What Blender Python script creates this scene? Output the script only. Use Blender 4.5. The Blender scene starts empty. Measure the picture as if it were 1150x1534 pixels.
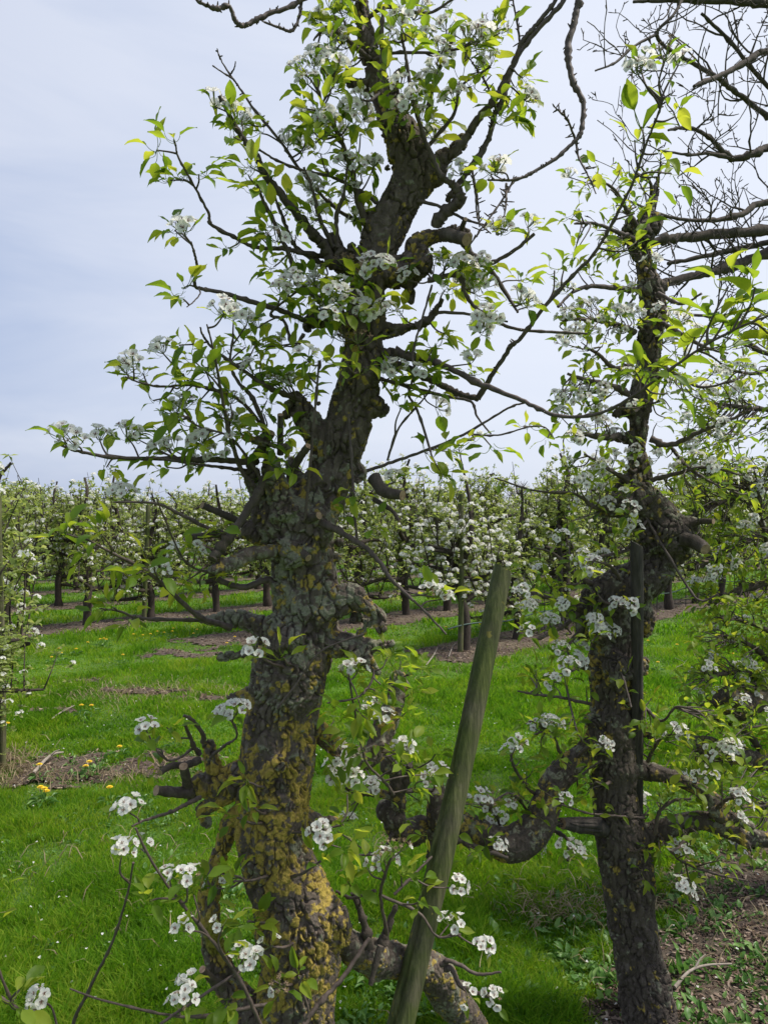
import bpy, math, random
import numpy as np
from mathutils import Vector, Matrix
random.seed(7); RNG = np.random.default_rng(11)
S = bpy.context.scene; C = S.collection
F = 1108.0; EYE = 1.6

# ------------------------------------------------------------------ camera
cam = bpy.data.cameras.new('camera'); cam_o = bpy.data.objects.new('camera', cam); C.objects.link(cam_o)
cam_o.location = (0, 0, EYE); cam_o.rotation_euler = (math.radians(90), 0, 0)
cam.sensor_fit = 'VERTICAL'; cam.sensor_height = 36; cam.lens = 36*F/1534; cam.clip_start = .05; cam.clip_end = 3000
S.camera = cam_o
# ------------------------------------------------------------------ light
SUN_EL, SUN_AZ = 58, 88           # degrees; azimuth from +Y (ahead) towards +X
world = bpy.data.worlds.new('World'); S.world = world; world.use_nodes = True
wn = world.node_tree; wn.nodes.clear()
def WN(t, **k):
    n = wn.nodes.new(t)
    for a, v in k.items(): setattr(n, a, v)
    return n
sky = WN('ShaderNodeTexSky', sky_type='NISHITA', sun_disc=False)
sky.sun_elevation = math.radians(SUN_EL); sky.sun_rotation = math.radians(SUN_AZ)
sky.air_density = 1.0; sky.dust_density = 2.0
bg1 = WN('ShaderNodeBackground'); bg1.inputs[1].default_value = .09
wn.links.new(sky.outputs[0], bg1.inputs[0])
tc = WN('ShaderNodeTexCoord'); sep = WN('ShaderNodeSeparateXYZ'); wn.links.new(tc.outputs['Generated'], sep.inputs[0])
mp = WN('ShaderNodeMapping'); mp.inputs['Scale'].default_value = (1.2, 1.2, 5.0); mp.inputs['Rotation'].default_value = (0, .22, .5)
wn.links.new(tc.outputs['Generated'], mp.inputs[0])
nz = WN('ShaderNodeTexNoise'); nz.inputs['Scale'].default_value = 1.6; nz.inputs['Detail'].default_value = 5; nz.inputs['Roughness'].default_value = .52
nz.inputs['Distortion'].default_value = .5
wn.links.new(mp.outputs[0], nz.inputs['Vector'])
cr = WN('ShaderNodeValToRGB')
cr.color_ramp.elements[0].position = .36; cr.color_ramp.elements[0].color = (.31, .40, .61, 1)
cr.color_ramp.elements[1].position = .64; cr.color_ramp.elements[1].color = (.55, .60, .735, 1)
wn.links.new(nz.outputs['Fac'], cr.inputs[0])
# brighter veil towards the hazy sun (to the right)
dotv = WN('ShaderNodeVectorMath', operation='DOT_PRODUCT')
az, el = math.radians(SUN_AZ), math.radians(SUN_EL)
sdir = Vector((math.sin(az)*math.cos(el), math.cos(az)*math.cos(el), math.sin(el)))
dotv.inputs[1].default_value = Vector((.45, .75, .48)).normalized()
wn.links.new(tc.outputs['Generated'], dotv.inputs[0])
mr = WN('ShaderNodeMapRange'); mr.inputs[1].default_value = .45; mr.inputs[2].default_value = 1.0; mr.inputs[3].default_value = 0; mr.inputs[4].default_value = 1
wn.links.new(dotv.outputs['Value'], mr.inputs[0])
mixw = WN('ShaderNodeMixRGB'); mixw.inputs[2].default_value = (.76, .80, .90, 1)
wn.links.new(mr.outputs[0], mixw.inputs[0]); wn.links.new(cr.outputs[0], mixw.inputs[1])
bg2 = WN('ShaderNodeBackground'); bg2.inputs[1].default_value = 1.0
wn.links.new(mixw.outputs[0], bg2.inputs[0])
mixs = WN('ShaderNodeMixShader'); mixs.inputs[0].default_value = .86
wn.links.new(bg1.outputs[0], mixs.inputs[1]); wn.links.new(bg2.outputs[0], mixs.inputs[2])
wo = WN('ShaderNodeOutputWorld'); wn.links.new(mixs.outputs[0], wo.inputs[0])
sl = bpy.data.lights.new('sun', 'SUN'); sl.energy = 4.2; sl.angle = math.radians(14); sl.color = (1, .95, .86)
so = bpy.data.objects.new('sun', sl); C.objects.link(so); so.rotation_euler = sdir.to_track_quat('Z', 'Y').to_euler()
S.view_settings.view_transform = 'Standard'; S.view_settings.look = 'None'; S.view_settings.exposure = .28; S.view_settings.gamma = 1
S.cycles.max_bounces = 6; S.cycles.transmission_bounces = 4; S.cycles.transparent_max_bounces = 4

# ------------------------------------------------------------------ helpers
def P(x, y, d): return np.array(((x-575)/F*d, d, EYE-(y-767)/F*d))
def tag(o, label=None, cat=None, group=None, kind=None):
    if label: o['label'] = label
    if cat: o['category'] = cat
    if group: o['group'] = group
    if kind: o['kind'] = kind
    return o
def empty(name, loc, parent=None):
    o = bpy.data.objects.new(name, None); C.objects.link(o); o.location = loc; o.empty_display_size = .1
    if parent: o.parent = parent
    return o
class MB:
    """collects vertices and faces (tris and quads) as numpy blocks"""
    def __init__(s): s.v = []; s.q = []; s.t = []; s.mq = []; s.mt = []; s.n = 0
    def add(s, v, q=None, t=None, mat=0):
        v = np.asarray(v, float).reshape(-1, 3)
        if q is not None and len(q):
            q = np.asarray(q, int).reshape(-1, 4)+s.n; s.q.append(q)
            s.mq.append(np.broadcast_to(mat, len(q)).astype(np.int32) if np.ndim(mat) == 0 else np.asarray(mat))
        if t is not None and len(t):
            t = np.asarray(t, int).reshape(-1, 3)+s.n; s.t.append(t)
            s.mt.append(np.full(len(t), mat if np.ndim(mat) == 0 else 0, np.int32))
        s.v.append(v); s.n += len(v)
    def mesh(s, name, org=(0, 0, 0), smooth=True):
        m = bpy.data.meshes.new(name)
        if not s.v: return m
        v = np.concatenate(s.v)-np.asarray(org, float)
        q = np.concatenate(s.q) if s.q else np.zeros((0, 4), int)
        t = np.concatenate(s.t) if s.t else np.zeros((0, 3), int)
        m.vertices.add(len(v)); m.vertices.foreach_set('co', v.astype(np.float32).ravel())
        loops = np.concatenate([q.ravel(), t.ravel()])
        m.loops.add(len(loops)); m.loops.foreach_set('vertex_index', loops.astype(np.int32))
        nf = len(q)+len(t); m.polygons.add(nf)
        st = np.concatenate([np.arange(len(q))*4, len(q)*4+np.arange(len(t))*3])
        m.polygons.foreach_set('loop_start', st.astype(np.int32))
        mi = np.concatenate((s.mq or [])+(s.mt or [])).astype(np.int32)
        m.polygons.foreach_set('material_index', mi)
        m.polygons.foreach_set('use_smooth', np.full(nf, smooth, bool))
        m.update(calc_edges=True)
        return m
    def build(s, name, mats, parent=None, org=(0, 0, 0), smooth=True):
        m = s.mesh(name, org, smooth)
        for a in (mats if isinstance(mats, (list, tuple)) else [mats]): m.materials.append(a)
        o = bpy.data.objects.new(name, m); C.objects.link(o)
        if parent: o.parent = parent
        return o
def place(mesh, name, parent, loc, M=None):
    o = bpy.data.objects.new(name, mesh); C.objects.link(o)
    if parent: o.parent = parent
    if M is not None: o.matrix_local = Matrix.Translation(Vector(loc)) @ M
    else: o.location = loc
    return o
def catmull(pts, n=6):
    """dense smooth line through the rows of pts (any width: xyz + radius)"""
    p = np.asarray(pts, float)
    if len(p) < 3:
        t = np.linspace(0, 1, n+1)[:, None]; return p[0]*(1-t)+p[-1]*t
    e = np.vstack([2*p[0]-p[1], p, 2*p[-1]-p[-2]]); out = []
    for i in range(1, len(e)-2):
        a, b, c, d = e[i-1], e[i], e[i+1], e[i+2]
        for k in range(n):
            t = k/n
            out.append(.5*((2*b)+(-a+c)*t+(2*a-5*b+4*c-d)*t*t+(-a+3*b-3*c+d)*t**3))
    out.append(e[-2]); return np.array(out)
def tube(mb, pts, rad, sides=8, mat=0, cap=True, capmat=None):
    pts = np.asarray(pts, float); n = len(pts); rad = np.broadcast_to(rad, n)
    tg = np.gradient(pts, axis=0); tg /= np.linalg.norm(tg, axis=1)[:, None]+1e-12
    u = np.cross(tg[0], (0, 0, 1.)); 
    if np.linalg.norm(u) < .1: u = np.cross(tg[0], (1., 0, 0))
    u /= np.linalg.norm(u); V = []
    a = np.arange(sides)*2*math.pi/sides; ca, sa = np.cos(a)[:, None], np.sin(a)[:, None]
    for i in range(n):
        u = u-tg[i]*u.dot(tg[i]); u /= np.linalg.norm(u)+1e-12; w = np.cross(tg[i], u)
        V.append(pts[i]+rad[i]*(ca*u+sa*w))
    V = np.concatenate(V); i = np.arange(n-1)[:, None]*sides; j = np.arange(sides)[None]; k = (j+1) % sides
    q = np.stack([i+j, i+k, i+sides+k, i+sides+j], -1).reshape(-1, 4)
    mb.add(V, q=q, mat=mat)
    if cap:
        b = mb.n-len(V)
        for e0, ctr, fl in ((0, pts[0], 1), ((n-1)*sides, pts[-1], 0)):
            cv = np.vstack([V[e0:e0+sides], ctr]); jj = np.arange(sides); kk = (jj+1) % sides
            t = np.stack([kk, jj, np.full(sides, sides)], -1) if fl else np.stack([jj, kk, np.full(sides, sides)], -1)
            mb.add(cv, t=t, mat=mat if (capmat is None or fl) else capmat)
def closed_tube(mb, pts, rad, sides=18):
    """watertight, for remeshing: rounded ends"""
    pts = np.asarray(pts, float); rad = np.asarray(rad, float)
    t0 = pts[0]-pts[1]; t0 /= np.linalg.norm(t0)+1e-9; t1 = pts[-1]-pts[-2]; t1 /= np.linalg.norm(t1)+1e-9
    pts = np.vstack([pts[0]+t0*rad[0]*.5, pts[0]+t0*rad[0]*.3, pts, pts[-1]+t1*rad[-1]*.3, pts[-1]+t1*rad[-1]*.5])
    rad = np.concatenate([[rad[0]*.25, rad[0]*.75], rad, [rad[-1]*.75, rad[-1]*.25]])
    n = len(pts); b = MB(); tube(b, pts, rad, sides, cap=False)
    V = np.vstack([b.v[0], pts[0], pts[-1]]); q = b.q[0]; j = np.arange(sides); k = (j+1) % sides
    t = np.vstack([np.stack([k, j, np.full(sides, n*sides)], -1), np.stack([(n-1)*sides+j, (n-1)*sides+k, np.full(sides, n*sides+1)], -1)])
    mb.add(V, q=q); mb.v.append(np.zeros((0, 3))); mb.t.append(t+mb.n-len(V)); mb.mt.append(np.zeros(len(t), np.int32))
def hash3(i, seed=0):
    i = i.astype(np.int64); h = (i[..., 0]*73856093) ^ (i[..., 1]*19349663) ^ (i[..., 2]*83492791) ^ (seed*2654435761 & 0x7fffffff)
    h = (h ^ (h >> 13))*1274126177 & 0x7fffffff; h = (h ^ (h >> 16))*668265263 & 0x7fffffff
    return ((h ^ (h >> 11)) & 0xffffff)/float(0xffffff)
def vnoise(p, seed=0):
    f = np.floor(p); w = p-f; w = w*w*(3-2*w); r = 0
    for dx in (0, 1):
        for dy in (0, 1):
            for dz in (0, 1):
                g = hash3(f+np.array((dx, dy, dz)), seed)
                r = r+g*(w[:, 0] if dx else 1-w[:, 0])*(w[:, 1] if dy else 1-w[:, 1])*(w[:, 2] if dz else 1-w[:, 2])
    return r
def fbm(p, seed=0, o=4):
    r, a, s = 0, .5, 0
    for k in range(o): r = r+a*vnoise(p*2.03**k+k*7.7, seed+k); s += a; a *= .5
    return r/s
def voro(p, seed=0):
    f = np.floor(p); d1 = np.full(len(p), 9.); d2 = np.full(len(p), 9.); idn = np.zeros(len(p))
    for dx in (-1, 0, 1):
        for dy in (-1, 0, 1):
            for dz in (-1, 0, 1):
                c = f+np.array((dx, dy, dz))
                q = c+np.stack([hash3(c, seed+1), hash3(c, seed+2), hash3(c, seed+3)], -1)
                d = np.linalg.norm(q-p, axis=1); n = d < d1
                d2 = np.where(n, d1, np.minimum(d2, d)); idn = np.where(n, hash3(c, seed+9), idn); d1 = np.where(n, d, d1)
    return d1, d2, idn
def sm(a, b, x): t = np.clip((x-a)/(b-a), 0, 1); return t*t*(3-2*t)

# ------------------------------------------------------------------ materials
def mat(name, build, **k):
    m = bpy.data.materials.new(name); m.use_nodes = True; nt = m.node_tree; nt.nodes.clear()
    out = nt.nodes.new('ShaderNodeOutputMaterial')
    def N(t, **kw):
        n = nt.nodes.new(t)
        for a, v in kw.items():
            if a.startswith('i_'): n.inputs[a[2:]].default_value = v
            else: setattr(n, a, v)
        return n
    L = lambda a, b: nt.links.new(a, b)
    sh = build(N, L, **k); L(sh, out.inputs[0]); return m
def ramp(N, L, src, stops):
    r = N('ShaderNodeValToRGB'); e = r.color_ramp.elements
    while len(e) < len(stops): e.new(.5)
    for i, (p, c) in enumerate(stops): e[i].position = p; e[i].color = (*c, 1)
    L(src, r.inputs[0]); return r.outputs[0]
def noise(N, L, scale, detail=4, rough=.6, vec=None, stretch=None, coord='Object'):
    t = N('ShaderNodeTexCoord'); v = t.outputs[coord]
    if stretch:
        m = N('ShaderNodeMapping'); m.inputs['Scale'].default_value = stretch; L(v, m.inputs[0]); v = m.outputs[0]
    n = N('ShaderNodeTexNoise'); n.inputs['Scale'].default_value = scale; n.inputs['Detail'].default_value = detail; n.inputs['Roughness'].default_value = rough
    L(v, n.inputs['Vector']); return n.outputs['Fac']
def bump(N, L, h, strength, dist):
    b = N('ShaderNodeBump'); b.inputs['Strength'].default_value = strength; b.inputs['Distance'].default_value = dist
    L(h, b.inputs['Height']); return b.outputs[0]
def mixc(N, L, f, a, b):
    m = N('ShaderNodeMixRGB')
    for i, v in ((0, f), (1, a), (2, b)):
        if isinstance(v, (int, float)): m.inputs[i].default_value = v
        elif isinstance(v, tuple): m.inputs[i].default_value = (*v, 1)
        else: L(v, m.inputs[i])
    return m.outputs[0]
def bark_shader(N, L, tint=(1, 1, 1)):
    b = N('ShaderNodeBsdfPrincipled', i_Roughness=.88)
    T = lambda c: tuple(c[i]*tint[i] for i in range(3))
    n1 = noise(N, L, 60, 6, .65, stretch=(1, 1, .35))
    base = ramp(N, L, n1, [(.3, T((.062, .046, .035))), (.55, T((.12, .091, .071))), (.75, T((.22, .18, .148)))])
    n2 = noise(N, L, 160, 4, .7)
    yel = ramp(N, L, n2, [(.3, (.22, .160, .030)), (.6, (.40, .29, .055)), (.8, (.50, .38, .10))])
    gry = ramp(N, L, n2, [(.3, (.13, .124, .082)), (.6, (.235, .226, .158)), (.8, (.38, .368, .275))])
    ag = N('ShaderNodeAttribute', attribute_name='lichen_grey'); ay = N('ShaderNodeAttribute', attribute_name='lichen_yellow')
    am = N('ShaderNodeAttribute', attribute_name='moss')
    c = mixc(N, L, ag.outputs['Fac'], base, gry); c = mixc(N, L, ay.outputs['Fac'], c, yel)
    mo = ramp(N, L, n2, [(.3, (.10, .10, .012)), (.7, (.30, .27, .03))]); c = mixc(N, L, am.outputs['Fac'], c, mo)
    L(c, b.inputs['Base Color'])
    h = noise(N, L, 320, 5, .7); tcn = N('ShaderNodeTexCoord'); mpn = N('ShaderNodeMapping'); mpn.inputs['Scale'].default_value = (110, 110, 48); nd = N('ShaderNodeTexNoise'); nd.inputs['Scale'].default_value = 40
    L(tcn.outputs['Object'], nd.inputs['Vector']); va = N('ShaderNodeVectorMath', operation='MULTIPLY_ADD'); va.inputs[1].default_value = (.03, .03, .03); L(nd.outputs['Color'], va.inputs[0]); L(tcn.outputs['Object'], va.inputs[2])
    L(va.outputs[0], mpn.inputs[0]); vo = N('ShaderNodeTexVoronoi', feature='DISTANCE_TO_EDGE'); vo.inputs['Scale'].default_value = 1; L(mpn.outputs[0], vo.inputs['Vector'])
    vm = N('ShaderNodeMapRange'); vm.inputs[1].default_value = 0; vm.inputs[2].default_value = .22; L(vo.outputs['Distance'], vm.inputs[0])
    sm_ = N('ShaderNodeMath', operation='MULTIPLY_ADD'); sm_.inputs[1].default_value = .3; L(vm.outputs[0], sm_.inputs[0]); L(h, sm_.inputs[2])
    L(bump(N, L, sm_.outputs[0], .75, .0026), b.inputs['Normal'])
    return b.outputs[0]
def simple(N, L, c0=(0, 0, 0), c1=(0, 0, 0), scale=30, rough=.8, bs=.3, bd=.002, stretch=None, detail=4):
    b = N('ShaderNodeBsdfPrincipled', i_Roughness=rough)
    n = noise(N, L, scale, detail, .6, stretch=stretch)
    L(ramp(N, L, n, [(.3, c0), (.7, c1)]), b.inputs['Base Color'])
    if bs: L(bump(N, L, n, bs, bd), b.inputs['Normal'])
    return b.outputs[0]
def leafy(N, L, cols=((.05, .1, .01), (.1, .2, .02)), tcols=((.2, .3, .02), (.4, .5, .03)), tfac=.45, rough=.38, spec=.5, veins=True, ns=45, nw=.35):
    """thin leaf: reflects from the face, glows when lit from behind; colour differs leaf by leaf"""
    g = N('ShaderNodeNewGeometry'); rn = g.outputs['Random Per Island']
    n = noise(N, L, ns, 3, .5)
    ad = N('ShaderNodeMath', operation='MULTIPLY_ADD'); ad.inputs[1].default_value = nw; L(n, ad.inputs[0]); L(rn, ad.inputs[2])
    sb = N('ShaderNodeMath', operation='SUBTRACT'); sb.inputs[1].default_value = nw*.5; L(ad.outputs[0], sb.inputs[0])
    mk = lambda cc: ramp(N, L, sb.outputs[0], [(i/(len(cc)-1), c) for i, c in enumerate(cc)])
    p = N('ShaderNodeBsdfPrincipled', i_Roughness=rough); p.inputs['Specular IOR Level'].default_value = spec*.7
    L(mk(cols), p.inputs['Base Color'])
    t = N('ShaderNodeBsdfTranslucent'); L(mk(tcols), t.inputs[0])
    if veins: 
        bb = bump(N, L, noise(N, L, 260, 2, .5), .25, .001); L(bb, p.inputs['Normal'])
    m = N('ShaderNodeMixShader'); m.inputs[0].default_value = tfac; L(p.outputs[0], m.inputs[1]); L(t.outputs[0], m.inputs[2])
    return m.outputs[0]
M = {}
M['bark'] = mat('bark', bark_shader)
M['bark_dark'] = mat('bark_dark', bark_shader, tint=(.72, .72, .72))
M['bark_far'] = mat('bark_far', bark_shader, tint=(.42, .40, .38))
M['twig'] = mat('twig', simple, c0=(.05, .034, .028), c1=(.13, .095, .078), scale=90, rough=.7, bs=.6, bd=.002, stretch=(1, 1, .5))
M['cut'] = mat('cut_wood', simple, c0=(.20, .12, .07), c1=(.42, .29, .19), scale=120, rough=.8, bs=.4)
M['leaf'] = mat('pear_leaf', leafy, cols=((.075, .14, .018), (.14, .225, .025), (.24, .30, .04)), tcols=((.20, .33, .02), (.40, .53, .03), (.64, .66, .05)), tfac=.56, rough=.46, spec=.35)
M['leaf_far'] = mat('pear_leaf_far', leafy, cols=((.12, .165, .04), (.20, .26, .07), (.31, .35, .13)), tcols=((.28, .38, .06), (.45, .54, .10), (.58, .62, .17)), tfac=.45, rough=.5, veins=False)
M['petal'] = mat('petal', leafy, cols=((.82, .80, .76), (.87, .86, .82), (.88, .86, .80)), tcols=((.90, .88, .83), (.93, .91, .86), (.93, .90, .83)), tfac=.5, rough=.6, spec=.2, veins=False)
M['stalk'] = mat('flower_stalk', simple, c0=(.10, .14, .03), c1=(.20, .22, .06), scale=60, rough=.6, bs=0)
M['stamen'] = mat('stamen', simple, c0=(.12, .05, .035), c1=(.34, .20, .13), scale=300, rough=.7, bs=0)
M['pollen'] = mat('pollen', simple, c0=(.10, .03, .035), c1=(.25, .10, .09), scale=300, rough=.7, bs=0)
M['sepal'] = mat('sepal', simple, c0=(.22, .14, .08), c1=(.42, .30, .20), scale=200, rough=.7, bs=0)
M['grass'] = mat('grass_blade', leafy, cols=((.058, .135, .010), (.115, .225, .014), (.24, .30, .035)), tcols=((.12, .32, .008), (.22, .50, .010), (.40, .58, .02)), tfac=.45, rough=.7, spec=.12, veins=False, ns=1.7, nw=2.2)
M['dry'] = mat('dry_grass', leafy, cols=((.16, .12, .06), (.26, .20, .11), (.36, .29, .17)), tcols=((.2, .15, .08), (.3, .24, .12), (.4, .3, .2)), tfac=.25, rough=.6, veins=False)
M['weed'] = mat('weed_leaf', leafy, cols=((.06, .15, .022), (.11, .24, .045), (.20, .32, .09)), tcols=((.06, .14, .02), (.10, .24, .03), (.15, .3, .05)), tfac=.35, rough=.4, veins=False)
M['yellow'] = mat('dandelion_petals', simple, c0=(.70, .46, .01), c1=(.85, .62, .02), scale=200, rough=.6, bs=0)
def turf_shader(N, L):
    b = N('ShaderNodeBsdfPrincipled', i_Roughness=.9)
    n = noise(N, L, 1.3, 6, .6); n2 = noise(N, L, 45, 5, .7)
    a = ramp(N, L, n2, [(.3, (.045, .105, .006)), (.55, (.10, .22, .008)), (.75, (.17, .29, .015))])
    c = ramp(N, L, n2, [(.3, (.035, .07, .010)), (.6, (.08, .13, .02)), (.8, (.15, .19, .05))])
    L(mixc(N, L, ramp(N, L, n, [(.42, (0, 0, 0)), (.66, (1, 1, 1))]), a, c), b.inputs['Base Color'])
    L(bump(N, L, n2, 1, .03), b.inputs['Normal']); return b.outputs[0]
M['turf'] = mat('turf', turf_shader)
def soil_shader(N, L):
    b = N('ShaderNodeBsdfPrincipled', i_Roughness=.95)
    n2 = noise(N, L, 38, 8, .75); n = noise(N, L, 3, 4, .6)
    a = ramp(N, L, n2, [(.3, (.030, .020, .016)), (.5, (.085, .058, .046)), (.7, (.19, .14, .115))])
    c = ramp(N, L, n2, [(.3, (.055, .040, .025)), (.5, (.14, .11, .07)), (.7, (.25, .20, .13))])
    L(mixc(N, L, ramp(N, L, n, [(.4, (0, 0, 0)), (.65, (1, 1, 1))]), a, c), b.inputs['Base Color'])
    L(bump(N, L, n2, 1, .03), b.inputs['Normal']); return b.outputs[0]
M['soil'] = mat('mulched_soil', soil_shader)
M['chip'] = mat('wood_chip', leafy, cols=((.04, .026, .018), (.12, .08, .06), (.34, .26, .20)), tcols=((.1, .1, .1), (.1, .1, .1), (.1, .1, .1)), tfac=0.0, rough=.9, spec=.2, veins=False)
def post_shader(N, L):
    b = N('ShaderNodeBsdfPrincipled', i_Roughness=.85)
    n = noise(N, L, 60, 8, .72, stretch=(1, 1, .05)); n2 = noise(N, L, 7, 5, .6); n3 = noise(N, L, 26, 3, .5)
    wood = ramp(N, L, n, [(.3, (.040, .036, .020)), (.5, (.10, .09, .05)), (.7, (.22, .19, .12))])
    alg = ramp(N, L, n, [(.3, (.028, .040, .007)), (.5, (.065, .085, .014)), (.7, (.15, .17, .04))])
    c = mixc(N, L, ramp(N, L, n2, [(.36, (0, 0, 0)), (.60, (.95, .95, .95))]), wood, alg)
    c = mixc(N, L, ramp(N, L, n3, [(.69, (0, 0, 0)), (.71, (.9, .9, .9))]), c, (.20, .17, .035))
    L(c, b.inputs['Base Color']); L(bump(N, L, n, 1., .007), b.inputs['Normal']); return b.outputs[0]
M['post'] = mat('green_post_wood', post_shader)
M['stake'] = mat('old_stake_wood', simple, c0=(.013, .011, .010), c1=(.095, .078, .066), scale=50, rough=.9, bs=1., bd=.008, stretch=(1, 1, .06), detail=6)
M['hose'] = mat('hose', simple, c0=(.03, .06, .05), c1=(.05, .09, .08), scale=20, rough=.5, bs=0)
M['black'] = mat('black_rubber', simple, c0=(.008, .008, .009), c1=(.02, .02, .022), scale=20, rough=.5, bs=0)
M['dead'] = mat('dead_twig', simple, c0=(.16, .13, .10), c1=(.36, .31, .26), scale=60, rough=.9, bs=.3)

# ------------------------------------------------------------------ leaf, flower templates
def leaf_template(L_=1., W=.52, fold=.28, curl=.35, pet=.5, seed=0, rows=6):
    """blade along +Y from the origin end of its stalk, normal +Z; returns verts, quads"""
    r = random.Random(seed); ts = np.linspace(0, 1, rows+1)
    wid = np.array([np.interp(t, [0, .08, .25, .45, .65, .82, .93, 1], [.05, .42, .86, 1, .86, .52, .22, .0]) for t in ts])*W*.5
    V = []; tw = r.uniform(-.25, .25); cs = np.array((-1, -.5, 0, .5, 1))
    for t, w in zip(ts, wid):
        x = cs*w; z = np.abs(cs)*w*fold*1.6; 
        z = z+.035*math.sin(t*11+seed)*np.abs(cs)*np.sign(cs+.01)
        a = tw*t; xx = x*math.cos(a)-z*math.sin(a); zz = x*math.sin(a)+z*math.cos(a)
        ang = curl*t
        y = L_*(math.sin(ang)/curl if abs(curl) > 1e-3 else t); dz = -L_*(1-math.cos(ang))/curl if abs(curl) > 1e-3 else 0
        for k in range(5): V.append((xx[k], y, zz[k]+dz))
    V = np.array(V); q = [(i*5+j, i*5+j+1, (i+1)*5+j+1, (i+1)*5+j) for i in range(rows) for j in range(4)]
    V[:, 1] += pet
    # stalk: thin strip pair
    m = 4; pw = .016; st = []
    for i in range(m+1):
        t = i/m; st += [(-pw, pet*t, -.10*math.sin(math.pi*t)), (pw, pet*t, -.10*math.sin(math.pi*t)), (0, pet*t, -.10*math.sin(math.pi*t)-pw*1.4)]
    n = len(V); V = np.vstack([V, st])
    for i in range(m):
        for j in range(3): q.append((n+i*3+j, n+i*3+(j+1) % 3, n+(i+1)*3+(j+1) % 3, n+(i+1)*3+j))
    return V, np.array(q)
LEAVES = [leaf_template(1, w, f, c, p, s) for s, (w, f, c, p) in enumerate([(.44, .22, .5, .5), (.50, .35, .9, .6), (.40, .5, .25, .45), (.56, .18, .7, .7), (.36, .6, 1.1, .5), (.46, .28, -.4, .6), (.30, .9, .6, .5), (.52, .12, .3, .8)])]
FARLEAF = (np.array([(0, 0, 0), (.26, .45, .06), (0, .5, -.03), (-.26, .45, .06), (.2, .8, .0), (0, 1, -.15), (-.2, .8, .0)], float), np.array([(0, 1, 2, 2), (0, 2, 3, 3)]))
def frames(dirs, ups):
    y = dirs/(np.linalg.norm(dirs, axis=1)[:, None]+1e-9); x = np.cross(y, ups); x /= np.linalg.norm(x, axis=1)[:, None]+1e-9
    z = np.cross(x, y); return np.stack([x, y, z], -1)      # columns
def scatter(mb, tpl, pos, R, sc, mat=0):
    V, q = tpl; n = len(pos)
    if n == 0: return
    W = np.einsum('nij,kj->nki', R, V)*np.asarray(sc).reshape(-1, 1, 1)+np.asarray(pos)[:, None]
    Q = q[None]+np.arange(n)[:, None, None]*len(V)
    if q.shape[1] == 4: mb.add(W.reshape(-1, 3), q=Q.reshape(-1, 4), mat=mat)
    else: mb.add(W.reshape(-1, 3), t=Q.reshape(-1, 3), mat=mat)
def petal_grid(L_=.0125, W=.0115, cup=.35, seed=0):
    r = random.Random(seed); ts = [0, .25, .5, .75, .93, 1]; ws = [.12, .55, .9, 1, .72, .3]; V = []
    for t, w in zip(ts, ws):
        for c in (-1, -.4, .4, 1):
            V.append((c*w*W*.5, t*L_*(1-.06*abs(c)), (abs(c)**2*.16+cup*t*t*.5)*W*w+.0006*math.sin(9*t+c*3+seed)))
    q = [(i*4+j, i*4+j+1, i*4+j+5, i*4+j+4) for i in range(5) for j in range(3)]
    return np.array(V), np.array(q)
def flower(mb, p, n, rnd, s=1., spent=False, stalk_from=None):
    n = Vector(n).normalized(); q = n.to_track_quat('Z', 'Y').to_matrix(); q = np.array(q) @ np.array(Matrix.Rotation(rnd.uniform(0, 6.3), 3, 'Z'))
    p = np.array(p)
    if not spent:
        op = rnd.uniform(.05, .5)
        for k in range(5):
            if rnd.random() < .04: continue
            V, Q = petal_grid(cup=rnd.uniform(.1, .7), seed=rnd.randint(0, 99), L_=.0140*rnd.uniform(.88, 1.08), W=.0132)
            A = np.array(Matrix.Rotation(k*2*math.pi/5+rnd.uniform(-.1, .1), 3, 'Z') @ Matrix.Rotation(op+rnd.uniform(-.12, .12), 3, 'X'))
            V = V+np.array((0, .0016, 0)); mb.add((V @ A.T @ q.T)*s+p, q=Q, mat=0)
    ns = 12
    for k in range(ns):
        a = rnd.uniform(0, 6.3); r_ = rnd.uniform(.002, .0052)*(1.25 if spent else 1); h = rnd.uniform(.004, .0065)
        e = np.array((math.cos(a)*r_, math.sin(a)*r_, h)); w = np.array((-math.sin(a), math.cos(a), 0))*.00035
        V = np.array([w, -w, e-w, e+w]); mb.add((V @ q.T)*s+p, q=[(0, 1, 2, 3)], mat=2 if spent else 3)
        g = .0009; B = e+np.array([(g, 0, 0), (0, g, 0), (-g, 0, 0), (0, -g, 0), (0, 0, g), (0, 0, -g)])
        mb.add((B @ q.T)*s+p, t=[(0, 1, 4), (1, 2, 4), (2, 3, 4), (3, 0, 4), (1, 0, 5), (2, 1, 5), (3, 2, 5), (0, 3, 5)], mat=4 if not spent else 2)
    for k in range(5):      # sepals
        a = k*1.2566+.6; e = np.array((math.cos(a), math.sin(a), -.25))*(.007 if spent else .0045); w = np.array((-math.sin(a), math.cos(a), 0))*.0016
        mb.add((np.array([w, -w, e]) @ q.T)*s+p, t=[(0, 1, 2)], mat=5 if spent else 1)
    if stalk_from is not None:
        c = np.array(stalk_from); m = (c+p)/2+np.array((0, 0, -.003)); ln = catmull([c, m-np.array(n)*.002, p-np.array(n)*.0015], 3)
        tube(mb, ln, np.linspace(.0006, .0013, len(ln))*s, 5, mat=1, cap=False)
CM = lambda: [M['petal'], M['stalk'], M['sepal'], M['stamen'], M['pollen'], M['sepal']]
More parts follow.
